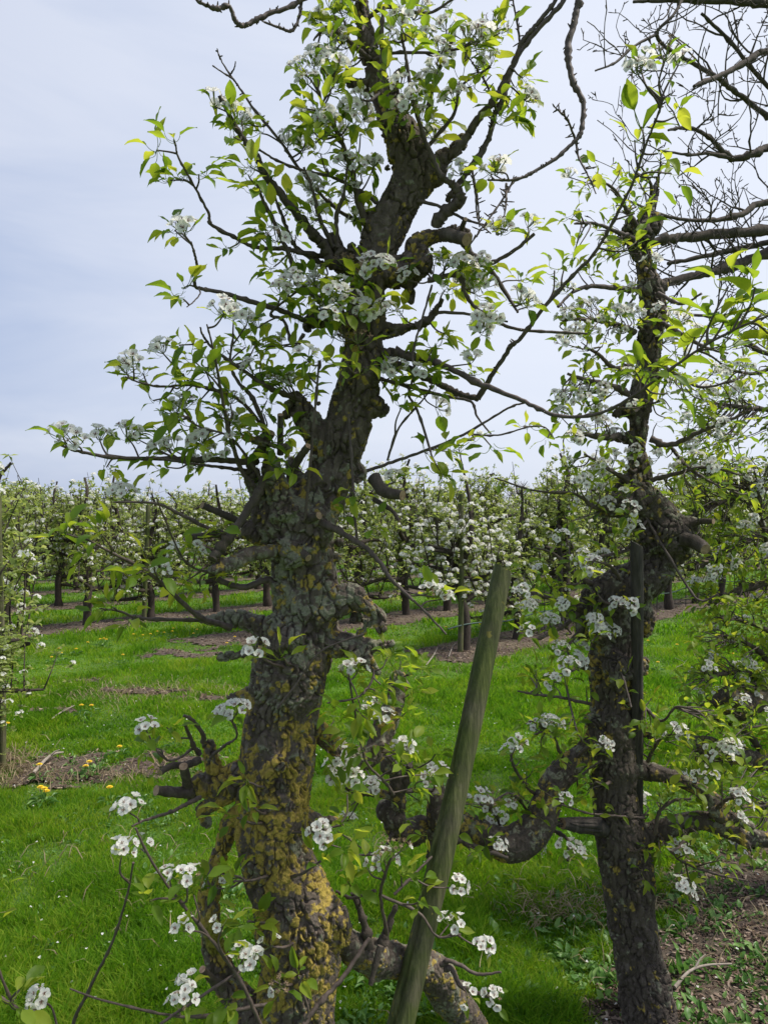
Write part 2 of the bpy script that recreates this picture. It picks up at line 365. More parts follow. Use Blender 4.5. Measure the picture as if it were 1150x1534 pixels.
def cluster_mesh(seed, nf, nspent=0):
    rnd = random.Random(seed); mb = MB(); used = []
    for k in range(nf+nspent):
        for _ in range(30):
            a = rnd.uniform(0, 6.3); t = rnd.uniform(0, 1.15); d = Vector((math.sin(t)*math.cos(a), math.sin(t)*math.sin(a), math.cos(t)))
            if all(d.angle(u) > .48 for u in used): break
        used.append(d); p = d*rnd.uniform(.026, .036)
        fn = (d+Vector((rnd.uniform(-.35, .35), rnd.uniform(-.35, .35), rnd.uniform(-.1, .5)))).normalized()
        flower(mb, p, fn, rnd, rnd.uniform(.9, 1.1), spent=k >= nf, stalk_from=(0, 0, 0))
    m = mb.mesh('blossom_cluster'); [m.materials.append(a) for a in CM()]; return m
CLU = [cluster_mesh(10+i, n, s) for i, (n, s) in enumerate([(7, 0), (6, 1), (5, 0), (8, 0), (6, 2), (4, 1), (9, 0)])]
SPENT = [cluster_mesh(40+i, n, s) for i, (n, s) in enumerate([(1, 6), (0, 6), (2, 5)])]
FEW = [cluster_mesh(60+i, n, 0) for i, n in enumerate([3, 4, 3])]

# ------------------------------------------------------------------ trees traced limb by limb
def remeshed(chains, voxel, sides=18, balls=()):
    mb = MB()
    for ch in chains: 
        c = catmull(ch, 5); closed_tube(mb, c[:, :3], np.maximum(c[:, 3], .002), sides)
    for (c, r) in balls:
        z = np.linspace(-.96, .96, 9); pts = np.array(c)+np.stack([0*z, 0*z, z*r], -1); closed_tube(mb, pts, r*np.sqrt(1-z*z), 12)
    me = mb.mesh('tmp'); o = bpy.data.objects.new('tmp', me); C.objects.link(o)
    md = o.modifiers.new('r', 'REMESH'); md.mode = 'VOXEL'; md.voxel_size = voxel; md.use_smooth_shade = True
    s_ = o.modifiers.new('s', 'SMOOTH'); s_.iterations = 5; s_.factor = .6
    dg = bpy.context.evaluated_depsgraph_get(); r = bpy.data.meshes.new_from_object(o.evaluated_get(dg))
    bpy.data.objects.remove(o); bpy.data.meshes.remove(me); return r
def barkify(me, seed=0, cell=(.021, .062), crack=.0115, lump=.011, grey=None, yellow=None, moss=None, strength=1.):
    n = len(me.vertices); co = np.empty(n*3, np.float32); me.vertices.foreach_get('co', co); co = co.reshape(-1, 3).astype(float)
    nr = np.empty(n*3, np.float32); me.vertex_normals.foreach_get('vector', nr); nr = nr.reshape(-1, 3).astype(float)
    wp = co+.011*np.stack([fbm(co*55, seed+i, 2)-.5 for i in (1, 2, 3)], -1)*2*np.array((1, 1, 1.5))+.02*(np.stack([vnoise(co*14, seed+i) for i in (11, 12, 13)], -1)-.5)
    d1, d2, idn = voro(wp/np.array((cell[0], cell[0], cell[1])), seed); e = d2-d1
    b1, b2, bid = voro((wp+.3)/np.array((cell[0]*.42, cell[0]*.42, cell[1]*.30)), seed+5); e2 = b2-b1
    l1 = fbm(co*16, seed+20, 2)-.5; l2 = fbm(co*110, seed+30, 2)-.5; l3 = vnoise(co*420, seed+40)-.5
    knob = .5+.7*sm(.45, .62, vnoise(co*7, seed+51)); cm = .35+.65*sm(.3, .55, vnoise(co*22, seed+50))
    groove = 1-sm(.015, .17, e); fine = 1-sm(.02, .22, e2)
    h = lump*2*l1*knob - crack*cm*groove - .0016*fine*(1-groove) + .0030*(idn-.5) + .0009*(bid-.5) + .0016*l2 + .0007*l3
    # lichen: crusts that sit on the plates
    f1 = .55*fbm(co*27, seed+60, 3)+.45*fbm(co*95, seed+61, 3); f2 = .5*fbm(co*27+31, seed+70, 3)+.5*fbm(co*90+31, seed+71, 3); cr_ = (1-cm*(1-sm(.03, .10, e)))
    g = grey(co) if grey else np.zeros(n); y = yellow(co) if yellow else np.zeros(n); mo = moss(co) if moss else np.zeros(n)
    G = sm(.0, .02, f1-(.655-.18*g))*cr_; Y = sm(.0, .02, f2-(.665-.18*y))*cr_
    h = h+.0011*(G+Y)*(.5+l3+.8*l2) + mo*.006*(vnoise(co*260, seed+80))
    h *= strength
    me.vertices.foreach_set('co', (co+nr*h[:, None]).astype(np.float32).ravel())
    for nm, a in (('lichen_grey', G), ('lichen_yellow', Y), ('moss', mo)):
        at = me.attributes.new(nm, 'FLOAT', 'POINT'); at.data.foreach_set('value', a.astype(np.float32))
    me.update()
class Limb:
    def __init__(s, tree, pts, r0, r1=None, name='branch', kind='tube', mat_='twig', label=None):
        """pts rows: x, y (photograph pixels), distance in metres"""
        s.tree, s.name, s.kind, s.mat, s.label = tree, name, kind, mat_, label
        p = np.array(pts, float); n = len(p)
        rr = np.linspace(r0, r1, n) if np.ndim(r0) == 0 else np.array(r0, float)
        s.px = catmull(np.column_stack([p, rr]), 8)
        s.wood = MB(); s.leaf = MB(); s.clu = []
    def world(s): 
        return np.array([P(a, b, d) for a, b, d, r in s.px]), s.px[:, 3]*s.px[:, 2]/F
class Tree:
    def __init__(s, label, base, cat='pear tree', name='pear_tree', group=None, seed=1):
        s.base = np.array(base, float); s.root = empty(name, base); tag(s.root, label, cat, group)
        s.limbs = []; s.bark = 'bark'; s.rnd = random.Random(seed); s.trunk = None; s.extra = []
    def limb(s, pts, r0, r1=None, d0=None, d1=None, **k):
        p = np.array(pts, float)
        if p.shape[1] == 2:
            L = np.concatenate([[0], np.cumsum(np.hypot(*np.diff(p, axis=0).T))]); L /= L[-1]
            p = np.column_stack([p, d0+(d1-d0)*L])
        l = Limb(s, p, r0, r1 if r1 is not None else r0, **k); s.limbs.append(l); return l
    def nearest(s, x, y, limbs=None):
        best = None
        for l in (limbs or s.limbs+([s.trunk] if s.trunk else [])):
            d = np.hypot(l.px[:, 0]-x, l.px[:, 1]-y)-l.px[:, 3]*(.8 if l is s.trunk else 0)+(14 if l is s.trunk else 0); i = int(d.argmin())
            if best is None or d[i] < best[0]: best = (d[i], l, i)
        return best
    def rosette(s, x, y, kind='l', n=None, size=1., dd=None, spread=1., dz=0., far=False):
        """a spur from the nearest limb that ends in leaves and perhaps a blossom cluster"""
        r = s.rnd; dist, l, i = s.nearest(x, y)
        if l is not s.trunk: i = max(1, i-r.randint(1, 3+int(min(dist, 60)/8)))
        q = l.px[i]
        d = q[2]+(r.uniform(-.07, .05) if dd is None else dd)
        if l is s.trunk: d = q[2]-q[3]*q[2]/F-r.uniform(.02, .10)
        p = P(x, y, d); a = P(q[0], q[1], q[2])
        if l is s.trunk:
            l = Limb(s, [(q[0], q[1], q[2]-.3*q[3]*q[2]/F), ((q[0]+x)/2, (q[1]+y)/2+6, d+.02), (x, y, d)], 2.4, 1.4, name='twig'); s.limbs.append(l)
        else:
            k = p-a; ln = np.linalg.norm(k); m1 = a+k*.45+np.array((r.uniform(-.16, .16), r.uniform(-.16, .16), r.uniform(-.14, .14)))*ln
            c = catmull([a, m1, p], 5); w = .0011+.006*min(ln, .4)
            tube(l.wood, c, np.linspace(w+.0008, .0014, len(c)), 6, cap=False)
        up = np.array((r.uniform(-.5, .5), r.uniform(-.5, .3), 1.)); out = p-a; out /= np.linalg.norm(out)+1e-6
        ax = up*.6+out*.7; ax /= np.linalg.norm(ax)
        n = n if n is not None else (r.randint(5, 9) if kind == 'l' else r.randint(3, 6))
        s.leaves(l, p, ax, n, size, spread)
        if kind != 'l':
            src = {'b': CLU, 's': SPENT, 'f': FEW}[kind]; cax = Vector(ax*.5+np.array((r.uniform(-.3, .3), -.35, .55))).normalized()
            Mx = cax.to_track_quat('Z', 'Y').to_matrix().to_4x4() @ Matrix.Rotation(r.uniform(0, 6.3), 4, 'Z') @ Matrix.Scale(size*r.uniform(.85, 1.08), 4)
            l.clu.append((r.choice(src), p, Mx))
    def leaves(s, l, p, ax, n, size=1., spread=1.):
        r = s.rnd
        for k in range(n):
            a = r.uniform(0, 6.3); t = r.uniform(.35, 1.5)*spread
            u = np.cross(ax, (0.2, .9, .3)); u /= np.linalg.norm(u); w = np.cross(ax, u)
            dr = ax*math.cos(t)+(u*math.cos(a)+w*math.sin(a))*math.sin(t); dr[2] -= r.uniform(0, .55)
            upv = np.array((r.uniform(-.6, .6), r.uniform(-.8, .4), 1.))
            R = frames(dr[None], upv[None]); sc = size*r.choice((.022, .031, .038, .043, .048, .052))*r.uniform(.85, 1.1)
            scatter(l.leaf, LEAVES[r.randrange(len(LEAVES))], [p+np.array((r.uniform(-1, 1), r.uniform(-1, 1), r.uniform(-1, 1)))*.006], R, [sc])
    def fray(s, l, step=16, n=(0, 2), size=.9, i0=4):
        """loose leaves along a limb"""
        W, rad = l.world(); acc = 0
        for i in range(i0, len(W)):
            acc += np.linalg.norm(W[i]-W[i-1])*F/l.px[i, 2]
            if acc > step:
                acc = 0; s.leaves(l, W[i], np.array((s.rnd.uniform(-.6, .6), s.rnd.uniform(-.6, .2), .8)), s.rnd.randint(*n), size)
    def buds(s, l, step=14, lo=.008, hi=.03):
        W, rad = l.world(); r = s.rnd
        for i in range(2, len(W)-1):
            if r.random() < 8./step:
                d = np.array((r.uniform(-1, 1), r.uniform(-1, 1), r.uniform(-.3, 1.))); d /= np.linalg.norm(d); ln = r.uniform(lo, hi)
                e = W[i]+d*(rad[i]+ln); tube(l.wood, [W[i], W[i]+d*(rad[i]+ln*.6), e], [max(.0012, rad[i]*.5), .0016, .0009], 5)
    def finish(s, voxel=.004, trunk_kw=None, limb_kw=None):
        B = s.base
        for l in s.limbs:
            if l.kind == 'bark':
                W, rad = l.world(); k = 3; ch = np.column_stack([W, rad])[::k]
                r = s.rnd; balls = [(W[r.randrange(len(W))]+np.array([r.uniform(-1, 1) for _ in range(3)])*rad.mean()*.7, rad.mean()*r.uniform(.5, .95)) for _ in range(max(3, len(W)//5))]
                me = remeshed([ch], max(voxel, .0028), 14, balls); kw = dict(limb_kw or {}); kw['strength'] = .8; kw['lump'] = .011; kw['cell'] = (.014, .03); kw['crack'] = .005
                barkify(me, seed=r.randint(0, 999), **kw)
                me.transform(Matrix.Translation(Vector(-B))); me.materials.clear(); me.materials.append(M[s.bark])
                o = bpy.data.objects.new(l.name, me); C.objects.link(o); o.parent = s.root
                if l.wood.v:
                    l.wood.build('twig', M['twig'], o, B)
            else:
                W, rad = l.world(); r = s.rnd
                if l.kind == 'stub':
                    rad = rad*(1+.10*np.array([r.uniform(-1, 1) for _ in rad])); tube(l.wood, W, rad, 14, mat=0, capmat=1)
                else:
                    j = np.array([[r.gauss(0, 1) for _ in range(3)] for _ in W])*rad[:, None]*.14; j[0] = 0
                    kn = np.array([1+(.4 if r.random() < .13 else 0)*1+r.uniform(-.08, .12) for _ in rad])
                    tube(l.wood, W+j, np.maximum(rad*kn, .0009), 8)
                o = l.wood.build(l.name, [M['bark_dark'] if l.mat == 'twig' and (l.kind == 'stub' or rad.mean() > .0075) else M[l.mat], M['cut']], s.root, B)
            if l.label: o['label'] = l.label
            if l.leaf.v: l.leaf.build('leaves', M['leaf'], o, B)
            for me, p, Mx in l.clu: place(me, 'blossom_cluster', o, p-B, Mx)

def zf(y, d): return EYE-(y-767)/F*d
# ---- the big lichen-covered pear tree on the left
DL = 1.7
LT = Tree('big old pear tree with thick yellow lichen crusted trunk, cut stubs and long leafy shoots', (P(455, 1767+60, DL)[0], DL, 0), seed=3)
LT.base[2] = 0; LT.root.location = LT.base
tr = [(455, 1830, 78), (450, 1700, 70), (443, 1600, 64), (441, 1534, 61), (450, 1450, 62), (446, 1385, 68), (434, 1340, 62), (416, 1290, 57), (408, 1240, 60), (408, 1200, 57), (414, 1150, 59), (420, 1100, 59), (427, 1050, 58),
      (435, 1000, 62), (456, 950, 53), (459, 900, 53), (455, 850, 52), (450, 805, 54), (468, 760, 46), (500, 705, 38), (516, 650, 37), (531, 600, 36), (541, 550, 33), (545, 500, 31), (549, 450, 31),
      (558, 400, 30), (574, 350, 33), (602, 300, 31), (620, 262, 34), (608, 220, 32), (592, 188, 26), (574, 150, 20), (558, 100, 18), (547, 50, 16), (540, 0, 14), (536, -80, 12), (545, -200, 10), (560, -330, 7)]
tr = [(a, b, r-3.5 if b > 700 else r-1.5) for a, b, r in tr]
LT.trunk = Limb(LT, [(a, b, DL) for a, b, r in tr], [r for a, b, r in tr])
def ch(rows, d=DL): return [(*P(a, b, d+(e[0] if e else 0)), r*d/F) for a, b, r, *e in rows]
chains = [ch(tr),
  ch([(505, 690, 26), (474, 650, 22), (454, 612, 16), (440, 590, 10)]),                    # second leader stub
  ch([(480, 790, 42), (440, 785, 38), (402, 775, 25), (388, 745, 16), (376, 708, 11)], DL-.03), ch([(455, 800, 38), (405, 798, 24), (366, 794, 13)], DL-.02),
  ch([(430, 770, 30), (412, 720, 14), (406, 690, 10)], DL-.06), ch([(460, 760, 32), (442, 715, 15), (433, 690, 9)], DL+.02), ch([(450, 835, 30), (435, 815, 22), (452, 830, 14)], DL-.07),
  ch([(500, 700, 30), (530, 705, 20), (546, 712, 12)]), ch([(470, 920, 30), (525, 895, 20), (545, 905, 14), (566, 922, 12), (572, 944, 9)], DL-.03),
  ch([(480, 960, 30), (520, 962, 17), (560, 968, 11), (588, 963, 5)]), ch([(500, 965, 22), (532, 978, 14), (558, 1000, 10), (568, 1010, 6)], DL-.02),
  ch([(455, 1085, 34), (480, 1093, 14), (504, 1110, 9)]), ch([(440, 1220, 34), (470, 1228, 10), (506, 1229, 5)]),
  ch([(455, 1375, 45), (490, 1370, 28), (508, 1385, 18), (512, 1410, 15)], DL-.02), ch([(430, 960, 40), (412, 930, 14), (400, 955, 10)], DL-.05),
  ch([(400, 950, 24), (367, 930, 13), (330, 930, 10), (300, 929, 6)]), ch([(400, 975, 22), (362, 980, 10), (328, 985, 6)]),
  ch([(430, 1140, 14), (402, 1156, 12), (388, 1185, 10), (390, 1200, 9)], DL-.085), ch([(380, 1040, 16), (362, 1045, 12), (345, 1048, 9)]),
  ch([(400, 1160, 34), (345, 1168, 24), (322, 1180, 19), (300, 1170, 15), (280, 1187, 13)]), ch([(330, 1175, 18), (318, 1140, 12), (312, 1110, 9)]),
  ch([(345, 1180, 20), (325, 1200, 14), (305, 1215, 11), (310, 1235, 8)]), ch([(385, 1215, 30), (350, 1225, 14), (340, 1250, 12), (328, 1285, 13)]),
  ch([(326, 1275, 11), (323, 1300, 15), (317, 1330, 17), (312, 1360, 17), (315, 1405, 17), (325, 1446, 18), (348, 1486, 22), (376, 1526, 30), (410, 1580, 40), (430, 1660, 46)]),
  ch([(600, 255, 20), (645, 262, 20), (660, 240, 16), (676, 230, 11), (694, 210, 9)]), ch([(580, 415, 24), (610, 402, 24), (628, 392, 22), (622, 366, 15), (650, 353, 13), (676, 351, 12), (699, 358, 10)], DL-.01),
  ch([(618, 400, 14), (615, 430, 10), (614, 453, 7)]), ch([(560, 390, 26), (520, 395, 20), (504, 378, 16), (500, 350, 8)]), ch([(545, 500, 24), (500, 480, 14), (470, 480, 14), (458, 495, 8)]),
  ch([(545, 500, 25), (590, 497, 12), (628, 489, 8)]), ch([(545, 540, 24), (592, 530, 12), (640, 539, 7)]), ch([(560, 610, 20), (578, 614, 9)]),
  ch([(602, 160, 10), (594, 140, 7), (596, 112, 7), (606, 107, 6)]), ch([(556, 130, 12), (510, 118, 6), (484, 104, 4)])]
balls = []
rb = random.Random(5)
for (x, y, r, s_) in [(440, 785, 48, 14), (405, 780, 34, 11), (470, 810, 40, 12), (500, 700, 35, 10), (610, 250, 30, 9), (565, 390, 40, 12), (620, 390, 24, 8), (500, 480, 25, 8), (330, 1175, 30, 10), (316, 1400, 14, 6), (334, 1465, 14, 7), (515, 1395, 15, 6), (545, 930, 30, 9), (550, 985, 22, 7), (455, 620, 25, 8), (415, 1100, 55, 12), (450, 1000, 50, 12), (575, 330, 30, 8), (540, 560, 30, 8), (395, 1520, 25, 8)]:
    for k in range(9): 
        a, b = rb.uniform(-1, 1)*r, rb.uniform(-1, 1)*r*.7; q = rb.uniform(.4, 1.)*s_
        c = P(x+a, y+b, DL-rb.uniform(0, .6)*r*DL/F); balls.append((c, q*DL/F))
tm = remeshed(chains, .0023, 26, balls)
def Lg(c): return np.clip(.25+.75*np.exp(-((c[:, 2]-1.42)/.25)**2)-.2*sm(1.9, 2.2, c[:, 2]), 0, 1)
def Ly(c): return np.clip(.30+.75*sm(1.35, 1.0, c[:, 2])-.42*sm(.75, .45, c[:, 2])-.1*sm(1.9, 2.3, c[:, 2])+.25*sm(.0, .12, c[:, 0]+.17+.0*c[:, 1])*sm(.95, .7, c[:, 2]), 0, 1)
mossc = [(P(328, 1415, DL-.03), .030), (P(320, 1395, DL-.02), .022), (P(385, 660, DL-.06), .03), (P(425, 668, DL-.05), .02)]
def Lm(c):
    m = np.zeros(len(c))
    for p, r in mossc: m = np.maximum(m, sm(1.35, .8, np.linalg.norm(c-p, axis=1)/r))
    return m
barkify(tm, 3, grey=Lg, yellow=Ly, moss=Lm)
tm.transform(Matrix.Translation(Vector(-LT.base))); tm.materials.clear(); tm.materials.append(M['bark'])
to = bpy.data.objects.new('trunk', tm); C.objects.link(to); to.parent = LT.root

lb = LT.limb
lb([(500, 400), (487, 372), (471, 353), (443, 318), (409, 276), (393, 256), (383, 230), (367, 211), (346, 177), (328, 143)], [8, 7, 7, 6, 6, 5.5, 5, 4, 3.5, 3], d0=1.68, d1=1.5)
lb([(490, 400), (471, 389), (443, 370), (430, 344), (417, 308), (398, 266)], 4.5, 1.5, 1.7, 1.62)
lb([(480, 450), (450, 425), (442, 405), (430, 375), (409, 329), (393, 297), (383, 269)], 5, 2, 1.68, 1.55)
l4 = lb([(490, 385), (450, 378), (427, 373), (383, 370), (354, 357), (317, 336), (312, 318), (291, 279), (268, 237), (263, 216)], 4, 1.2, 1.7, 1.45)
lb([(570, 310), (545, 290), (500, 266), (456, 256), (414, 240), (388, 224)], 3, 1.6, 1.7, 1.6)
b6 = lb([(560, 345), (500, 310), (450, 255), (418, 209), (383, 167), (362, 136), (349, 118), (334, 95), (325, 75)], 3, .9, 1.75, 1.6)
b6b = lb([(349, 118), (336, 110), (318, 98)], 1.5, .9, 1.62, 1.6, name='twig'); b6c = lb([(345, 112), (351, 102), (353, 92)], 1.2, .8, 1.62, 1.6, name='twig')
lb([(465, 483), (420, 465), (373, 451), (336, 439), (305, 433), (292, 427), (295, 400), (291, 378), (286, 362)], 4.5, 1.3, 1.68, 1.45)
lb([(298, 433), (300, 440), (290, 452), (280, 460)], 1.2, .8, 1.46, 1.42, name='twig')
lb([(450, 600), (402, 580), (363, 554), (326, 528), (305, 504), (300, 490)], 4, 1.2, 1.68, 1.5)
lb([(400, 690), (395, 640), (378, 596), (357, 572), (345, 545), (350, 500)], 4.5, 1.2, 1.68, 1.55)
lb([(392, 740), (375, 722), (360, 700), (342, 643), (331, 583), (321, 530), (310, 486)], 4.5, 1.1, 1.64, 1.42)
lb([(395, 640), (360, 600), (320, 584), (284, 577), (240, 579), (206, 572), (188, 564)], 3.2, 1.1, 1.66, 1.45)
lb([(385, 690), (373, 692), (326, 689), (259, 687), (180, 686), (118, 676), (85, 664)], 6, 1.6, 1.66, 1.40)
lb([(370, 705), (332, 700), (290, 695), (220, 684)], 3, 1.2, 1.66, 1.48)
lb([(400, 735), (380, 700), (345, 655), (300, 640), (275, 622)], 2.5, 1.1, 1.64, 1.5)
lb([(455, 500), (440, 520), (425, 480), (405, 470), (440, 440), (448, 425)], 3, 1.4, 1.66, 1.6)
for a in [([(375, 700), (381, 686), (394, 668), (407, 648)], 7, 6), ([(420, 680), (420, 657), (420, 621)], 5, 4.5), ([(436, 715), (439, 702), (450, 684), (462, 668)], 7, 5.5), ([(440, 784), (456, 780), (478, 772)], 9, 6),
          ([(362, 785), (345, 775), (303, 757)], 6, 5), ([(350, 800), (319, 801), (280, 806)], 6, 4.5), ([(425, 812), (440, 818), (462, 836)], 9, 6),
          ([(300, 1138), (279, 1146), (257, 1147), (241, 1157)], 6, 4.5), ([(285, 1187), (268, 1187), (234, 1184)], 9, 7), ([(281, 1180), (279, 1165), (275, 1148)], 8, 6), ([(335, 1478), (319, 1468), (303, 1452)], 7, 5),
          ([(560, 716), (575, 736), (603, 742)], 11, 7), ([(560, 748), (587, 765), (598, 781)], 4, 2.5), ([(690, 352), (692, 340), (697, 328)], 4, 3.5), ([(640, 170), (650, 123), (678, 58)], 4.5, 2.5), ([(663, 350), (699, 359)], 10, 9)]:
    lb(a[0], a[1], a[2], DL-.05, DL-.11, name='branch_stub', kind='stub')
lb([(430, 812), (413, 824), (376, 830), (342, 848), (318, 853)], [10, 12, 11, 10, 6], d0=1.66, d1=1.52, kind='bark')
lb([(435, 672), (410, 668), (385, 660), (363, 655)], [5, 6, 6, 4], d0=1.62, d1=1.58, kind='bark', label='mossy yellow branch stub')
lb([(318, 838), (334, 817), (360, 780), (386, 741), (396, 715)], [6, 7, 6, 6, 5], d0=1.52, d1=1.6)
lb([(452, 778), (457, 772), (465, 689), (473, 600), (478, 540)], 2.4, 1.6, 1.60, 1.55)
lb([(345, 800), (316, 793), (264, 767), (233, 754), (170, 752)], 3.6, 1.2, 1.62, 1.45)
lb([(360, 830), (316, 858), (360, 879), (400, 869), (420, 880)], 4, 6, 1.6, 1.68)
lb([(300, 929), (237, 928), (205, 925), (176, 915), (150, 912)], 3, 1.2, 1.66, 1.5)
lb([(345, 940), (296, 922), (250, 880), (209, 849), (167, 828), (122, 803)], 4.5, 1.4, 1.68, 1.35)
lb([(316, 858), (290, 850), (270, 830), (240, 760), (235, 745)], 2, 1, 1.6, 1.45)
lb([(304, 1112), (304, 1100), (288, 1078), (275, 1072)], 4, 2, 1.66, 1.6); lb([(300, 1130), (293, 1123), (277, 1085)], 4, 2.4, 1.66, 1.6)
lb([(300, 1195), (275, 1207), (252, 1218), (214, 1230), (198, 1238)], 3.5, 1.4, 1.62, 1.45)
lb([(300, 1125), (290, 1121), (270, 1135), (252, 1139), (238, 1125)], 2.4, 1.2, 1.66, 1.55); lb([(315, 1135), (335, 1118), (354, 1105), (352, 1085)], 2.6, 1.2, 1.64, 1.58)
lb([(400, 1560), (372, 1493), (347, 1449), (303, 1390), (256, 1333), (222, 1280), (203, 1240)], 3, 1.5, 1.5, 1.38)
lb([(400, 1600), (240, 1534), (316, 1483), (360, 1455)][1:], 2, 2.2, 1.4, 1.5); lb([(400, 1505), (353, 1513), (319, 1520), (263, 1522), (160, 1500), (105, 1481)], 3, 1.2, 1.55, 1.35)
lb([(330, 1700), (200, 1650), (112, 1560), (135, 1480), (165, 1420), (190, 1345), (200, 1292)], 3.5, 1.3, 1.55, 1.38)
lb([(420, 1620), (457, 1534), (482, 1499), (513, 1465), (554, 1405)], 4.5, 3, 1.5, 1.62)
lb([(380, 1640), (200, 1590), (60, 1530), (20, 1506), (-20, 1480)], 5, 2, 1.5, 1.35)
lb([(20, 1506), (-8, 1430), (-12, 1350)], 2, 1.2, 1.36, 1.3)
lb([(455, 1460), (450, 1475), (462, 1512), (457, 1530)], 1.5, 1.8, 1.5, 1.5, name='twig')
# right-hand side
lb([(478, 781), (535, 812), (565, 838), (587, 869), (619, 900)], 5, 2.4, 1.62, 1.5); lb([(587, 869), (630, 910), (668, 950)], 2, 1.4, 1.52, 1.5)
lb([(522, 620), (527, 700), (531, 760), (534, 812)], 1.8, 2.2, 1.62, 1.6)
lb([(560, 1003), (556, 1022), (535, 1045), (490, 1053)], 2, 1.3, 1.66, 1.6); lb([(522, 1010), (535, 1085), (548, 1140), (575, 1170), (590, 1190)], 1.6, 2, 1.6, 1.75)
lb([(415, 1062), (440, 1030), (482, 975), (545, 950)], 1.6, 1.4, 1.56, 1.58)
lb([(482, 1101), (528, 1133), (560, 1128), (580, 1080), (592, 1040), (598, 1006)], [14, 17, 18, 17, 15, 13], d0=1.75, d1=1.95, kind='bark')
lb([(510, 1400), (530, 1422), (560, 1434), (612, 1444), (650, 1458), (668, 1490), (700, 1525), (745, 1590)], [20, 23, 24, 25, 27, 28, 22, 14], d0=1.74, d1=2.16, kind='bark')
lb([(553, 1420), (545, 1380), (528, 1337)], 7, 4, 1.76, 1.76); lb([(574, 1410), (580, 1390), (593, 1356)], 7, 3, 1.78, 1.78); lb([(570, 1417), (562, 1445), (555, 1475)], 5, 4, 1.72, 1.70, name='branch_stub', kind='stub')
lb([(660, 1445), (677, 1440), (715, 1459), (750, 1456)], 4, 1.6, 1.85, 1.8); lb([(665, 1450), (677, 1452), (692, 1479), (738, 1494)], 5, 2.4, 1.85, 1.8)
lb([(528, 1345), (503, 1335)][::-1]+[(562, 1334)], 2, 2.4, 1.75, 1.7); lb([(580, 1400), (570, 1341), (580, 1300), (588, 1280)], 3, 1.5, 1.76, 1.66); lb([(570, 1341), (627, 1368), (654, 1402), (690, 1400)], 2.4, 1.4, 1.72, 1.68); lb([(590, 1340), (620, 1310), (647, 1283)], 2.2, 1.6, 1.75, 1.8)
bA = lb([(691, 360), (707, 382), (730, 400), (751, 429), (764, 450), (775, 468)], 5.5, 1.8, 1.66, 1.6); lb([(728, 398), (767, 377), (800, 350)], 3.4, 2.4, 1.63, 1.6)
lb([(640, 420), (686, 413), (697, 442), (723, 471), (746, 484), (780, 494), (840, 498), (880, 500)], 4, 1.6, 1.66, 1.6)
lb([(625, 489), (642, 479), (652, 465), (663, 447)], 7, 3, 1.68, 1.62); lb([(640, 483), (660, 468), (715, 473), (760, 482)], 3, 1.6, 1.65, 1.6)
bD = lb([(592, 528), (642, 539), (663, 547), (715, 573), (780, 599), (830, 622), (887, 622), (935, 601), (997, 558), (1059, 515), (1117, 486), (1160, 470)], [7.5, 5.6, 4.6, 4.2, 3.2, 2.8, 2.5, 2.3, 2.1, 2, 1.8, 1.4], d0=1.68, d1=1.15)
bE = lb([(565, 545), (600, 548), (639, 565), (663, 578), (689, 591), (717, 598)], 5.5, 4.4, 1.7, 1.66)
bF = lb([(715, 598), (738, 560), (764, 520), (780, 506), (812, 464), (857, 413), (886, 384), (909, 348), (934, 300), (948, 272), (967, 216), (985, 172), (994, 145)], [5, 3.8, 3.4, 3.2, 3, 2.8, 2.6, 2.4, 2.2, 2, 1.8, 1.6, 1.2], d0=1.66, d1=1.30)
lb([(560, 565), (605, 577), (663, 593), (704, 601), (715, 625), (735, 650)], 3, 1.3, 1.68, 1.6); lb([(550, 705), (600, 688), (650, 670), (700, 648), (760, 612), (790, 602)], 2.6, 1.4, 1.66, 1.58)
lb([(645, 677), (625, 615), (612, 590), (621, 560), (618, 528), (632, 478), (647, 427)], 2, 1.4, 1.6, 1.62); lb([(700, 650), (745, 652), (790, 640), (815, 640), (828, 655)], 1.5, .9, 1.6, 1.55); lb([(580, 690), (598, 640), (640, 590), (650, 560)], 1.8, 1, 1.66, 1.6)
# towards the sky, right of the trunk
lb([(660, 240), (676, 230), (694, 210), (715, 181), (743, 144), (757, 118), (770, 92), (782, 62), (800, 40), (828, 5), (850, -40)], [9, 7.5, 6.4, 5.6, 4.8, 4.4, 4, 3.4, 3, 3, 2.6], d0=1.68, d1=1.6)
lb([(765, 105), (781, 75), (812, 36), (841, 5), (862, -40)], 4, 3.6, 1.64, 1.6)
bK = lb([(560, -300), (700, -230), (840, -120), (868, -30), (866, 2), (859, 34), (850, 77), (857, 120), (873, 154), (871, 192), (862, 210), (832, 237), (798, 258), (771, 269), (730, 270)], [7, 6, 5.5, 5.5, 5, 5, 4.6, 4, 3.6, 3.2, 3, 2.6, 2.2, 2, 1.3], d0=1.7, d1=1.55)
bM = lb([(763, 108), (752, 150), (740, 172), (736, 192), (726, 219), (706, 249), (683, 280), (670, 300)], 4, 4.4, 1.66, 1.68)
lb([(602, 60), (608, 87), (616, 139), (626, 178), (642, 223), (660, 262), (681, 280), (689, 301), (670, 314), (652, 337)], [2, 2.4, 2.8, 3, 3.4, 4, 6, 7.5, 8.5, 9], d0=1.56, d1=1.66)
lb([(560, 90), (592, 79), (663, 78), (710, 63), (728, 48)], 2.6, 1.4, 1.66, 1.58); lb([(590, 200), (582, 168), (574, 92), (571, 53), (575, 10)], 5, 2.6, 1.62, 1.58)
lb([(545, 330), (530, 270), (513, 217), (487, 165), (475, 130)], 5.5, 1.8, 1.68, 1.56); lb([(503, 370), (505, 320), (515, 290), (520, 250)], 4, 1.6, 1.67, 1.6); lb([(500, 370), (480, 330), (470, 290), (455, 250)], 4, 1.4, 1.67, 1.58)
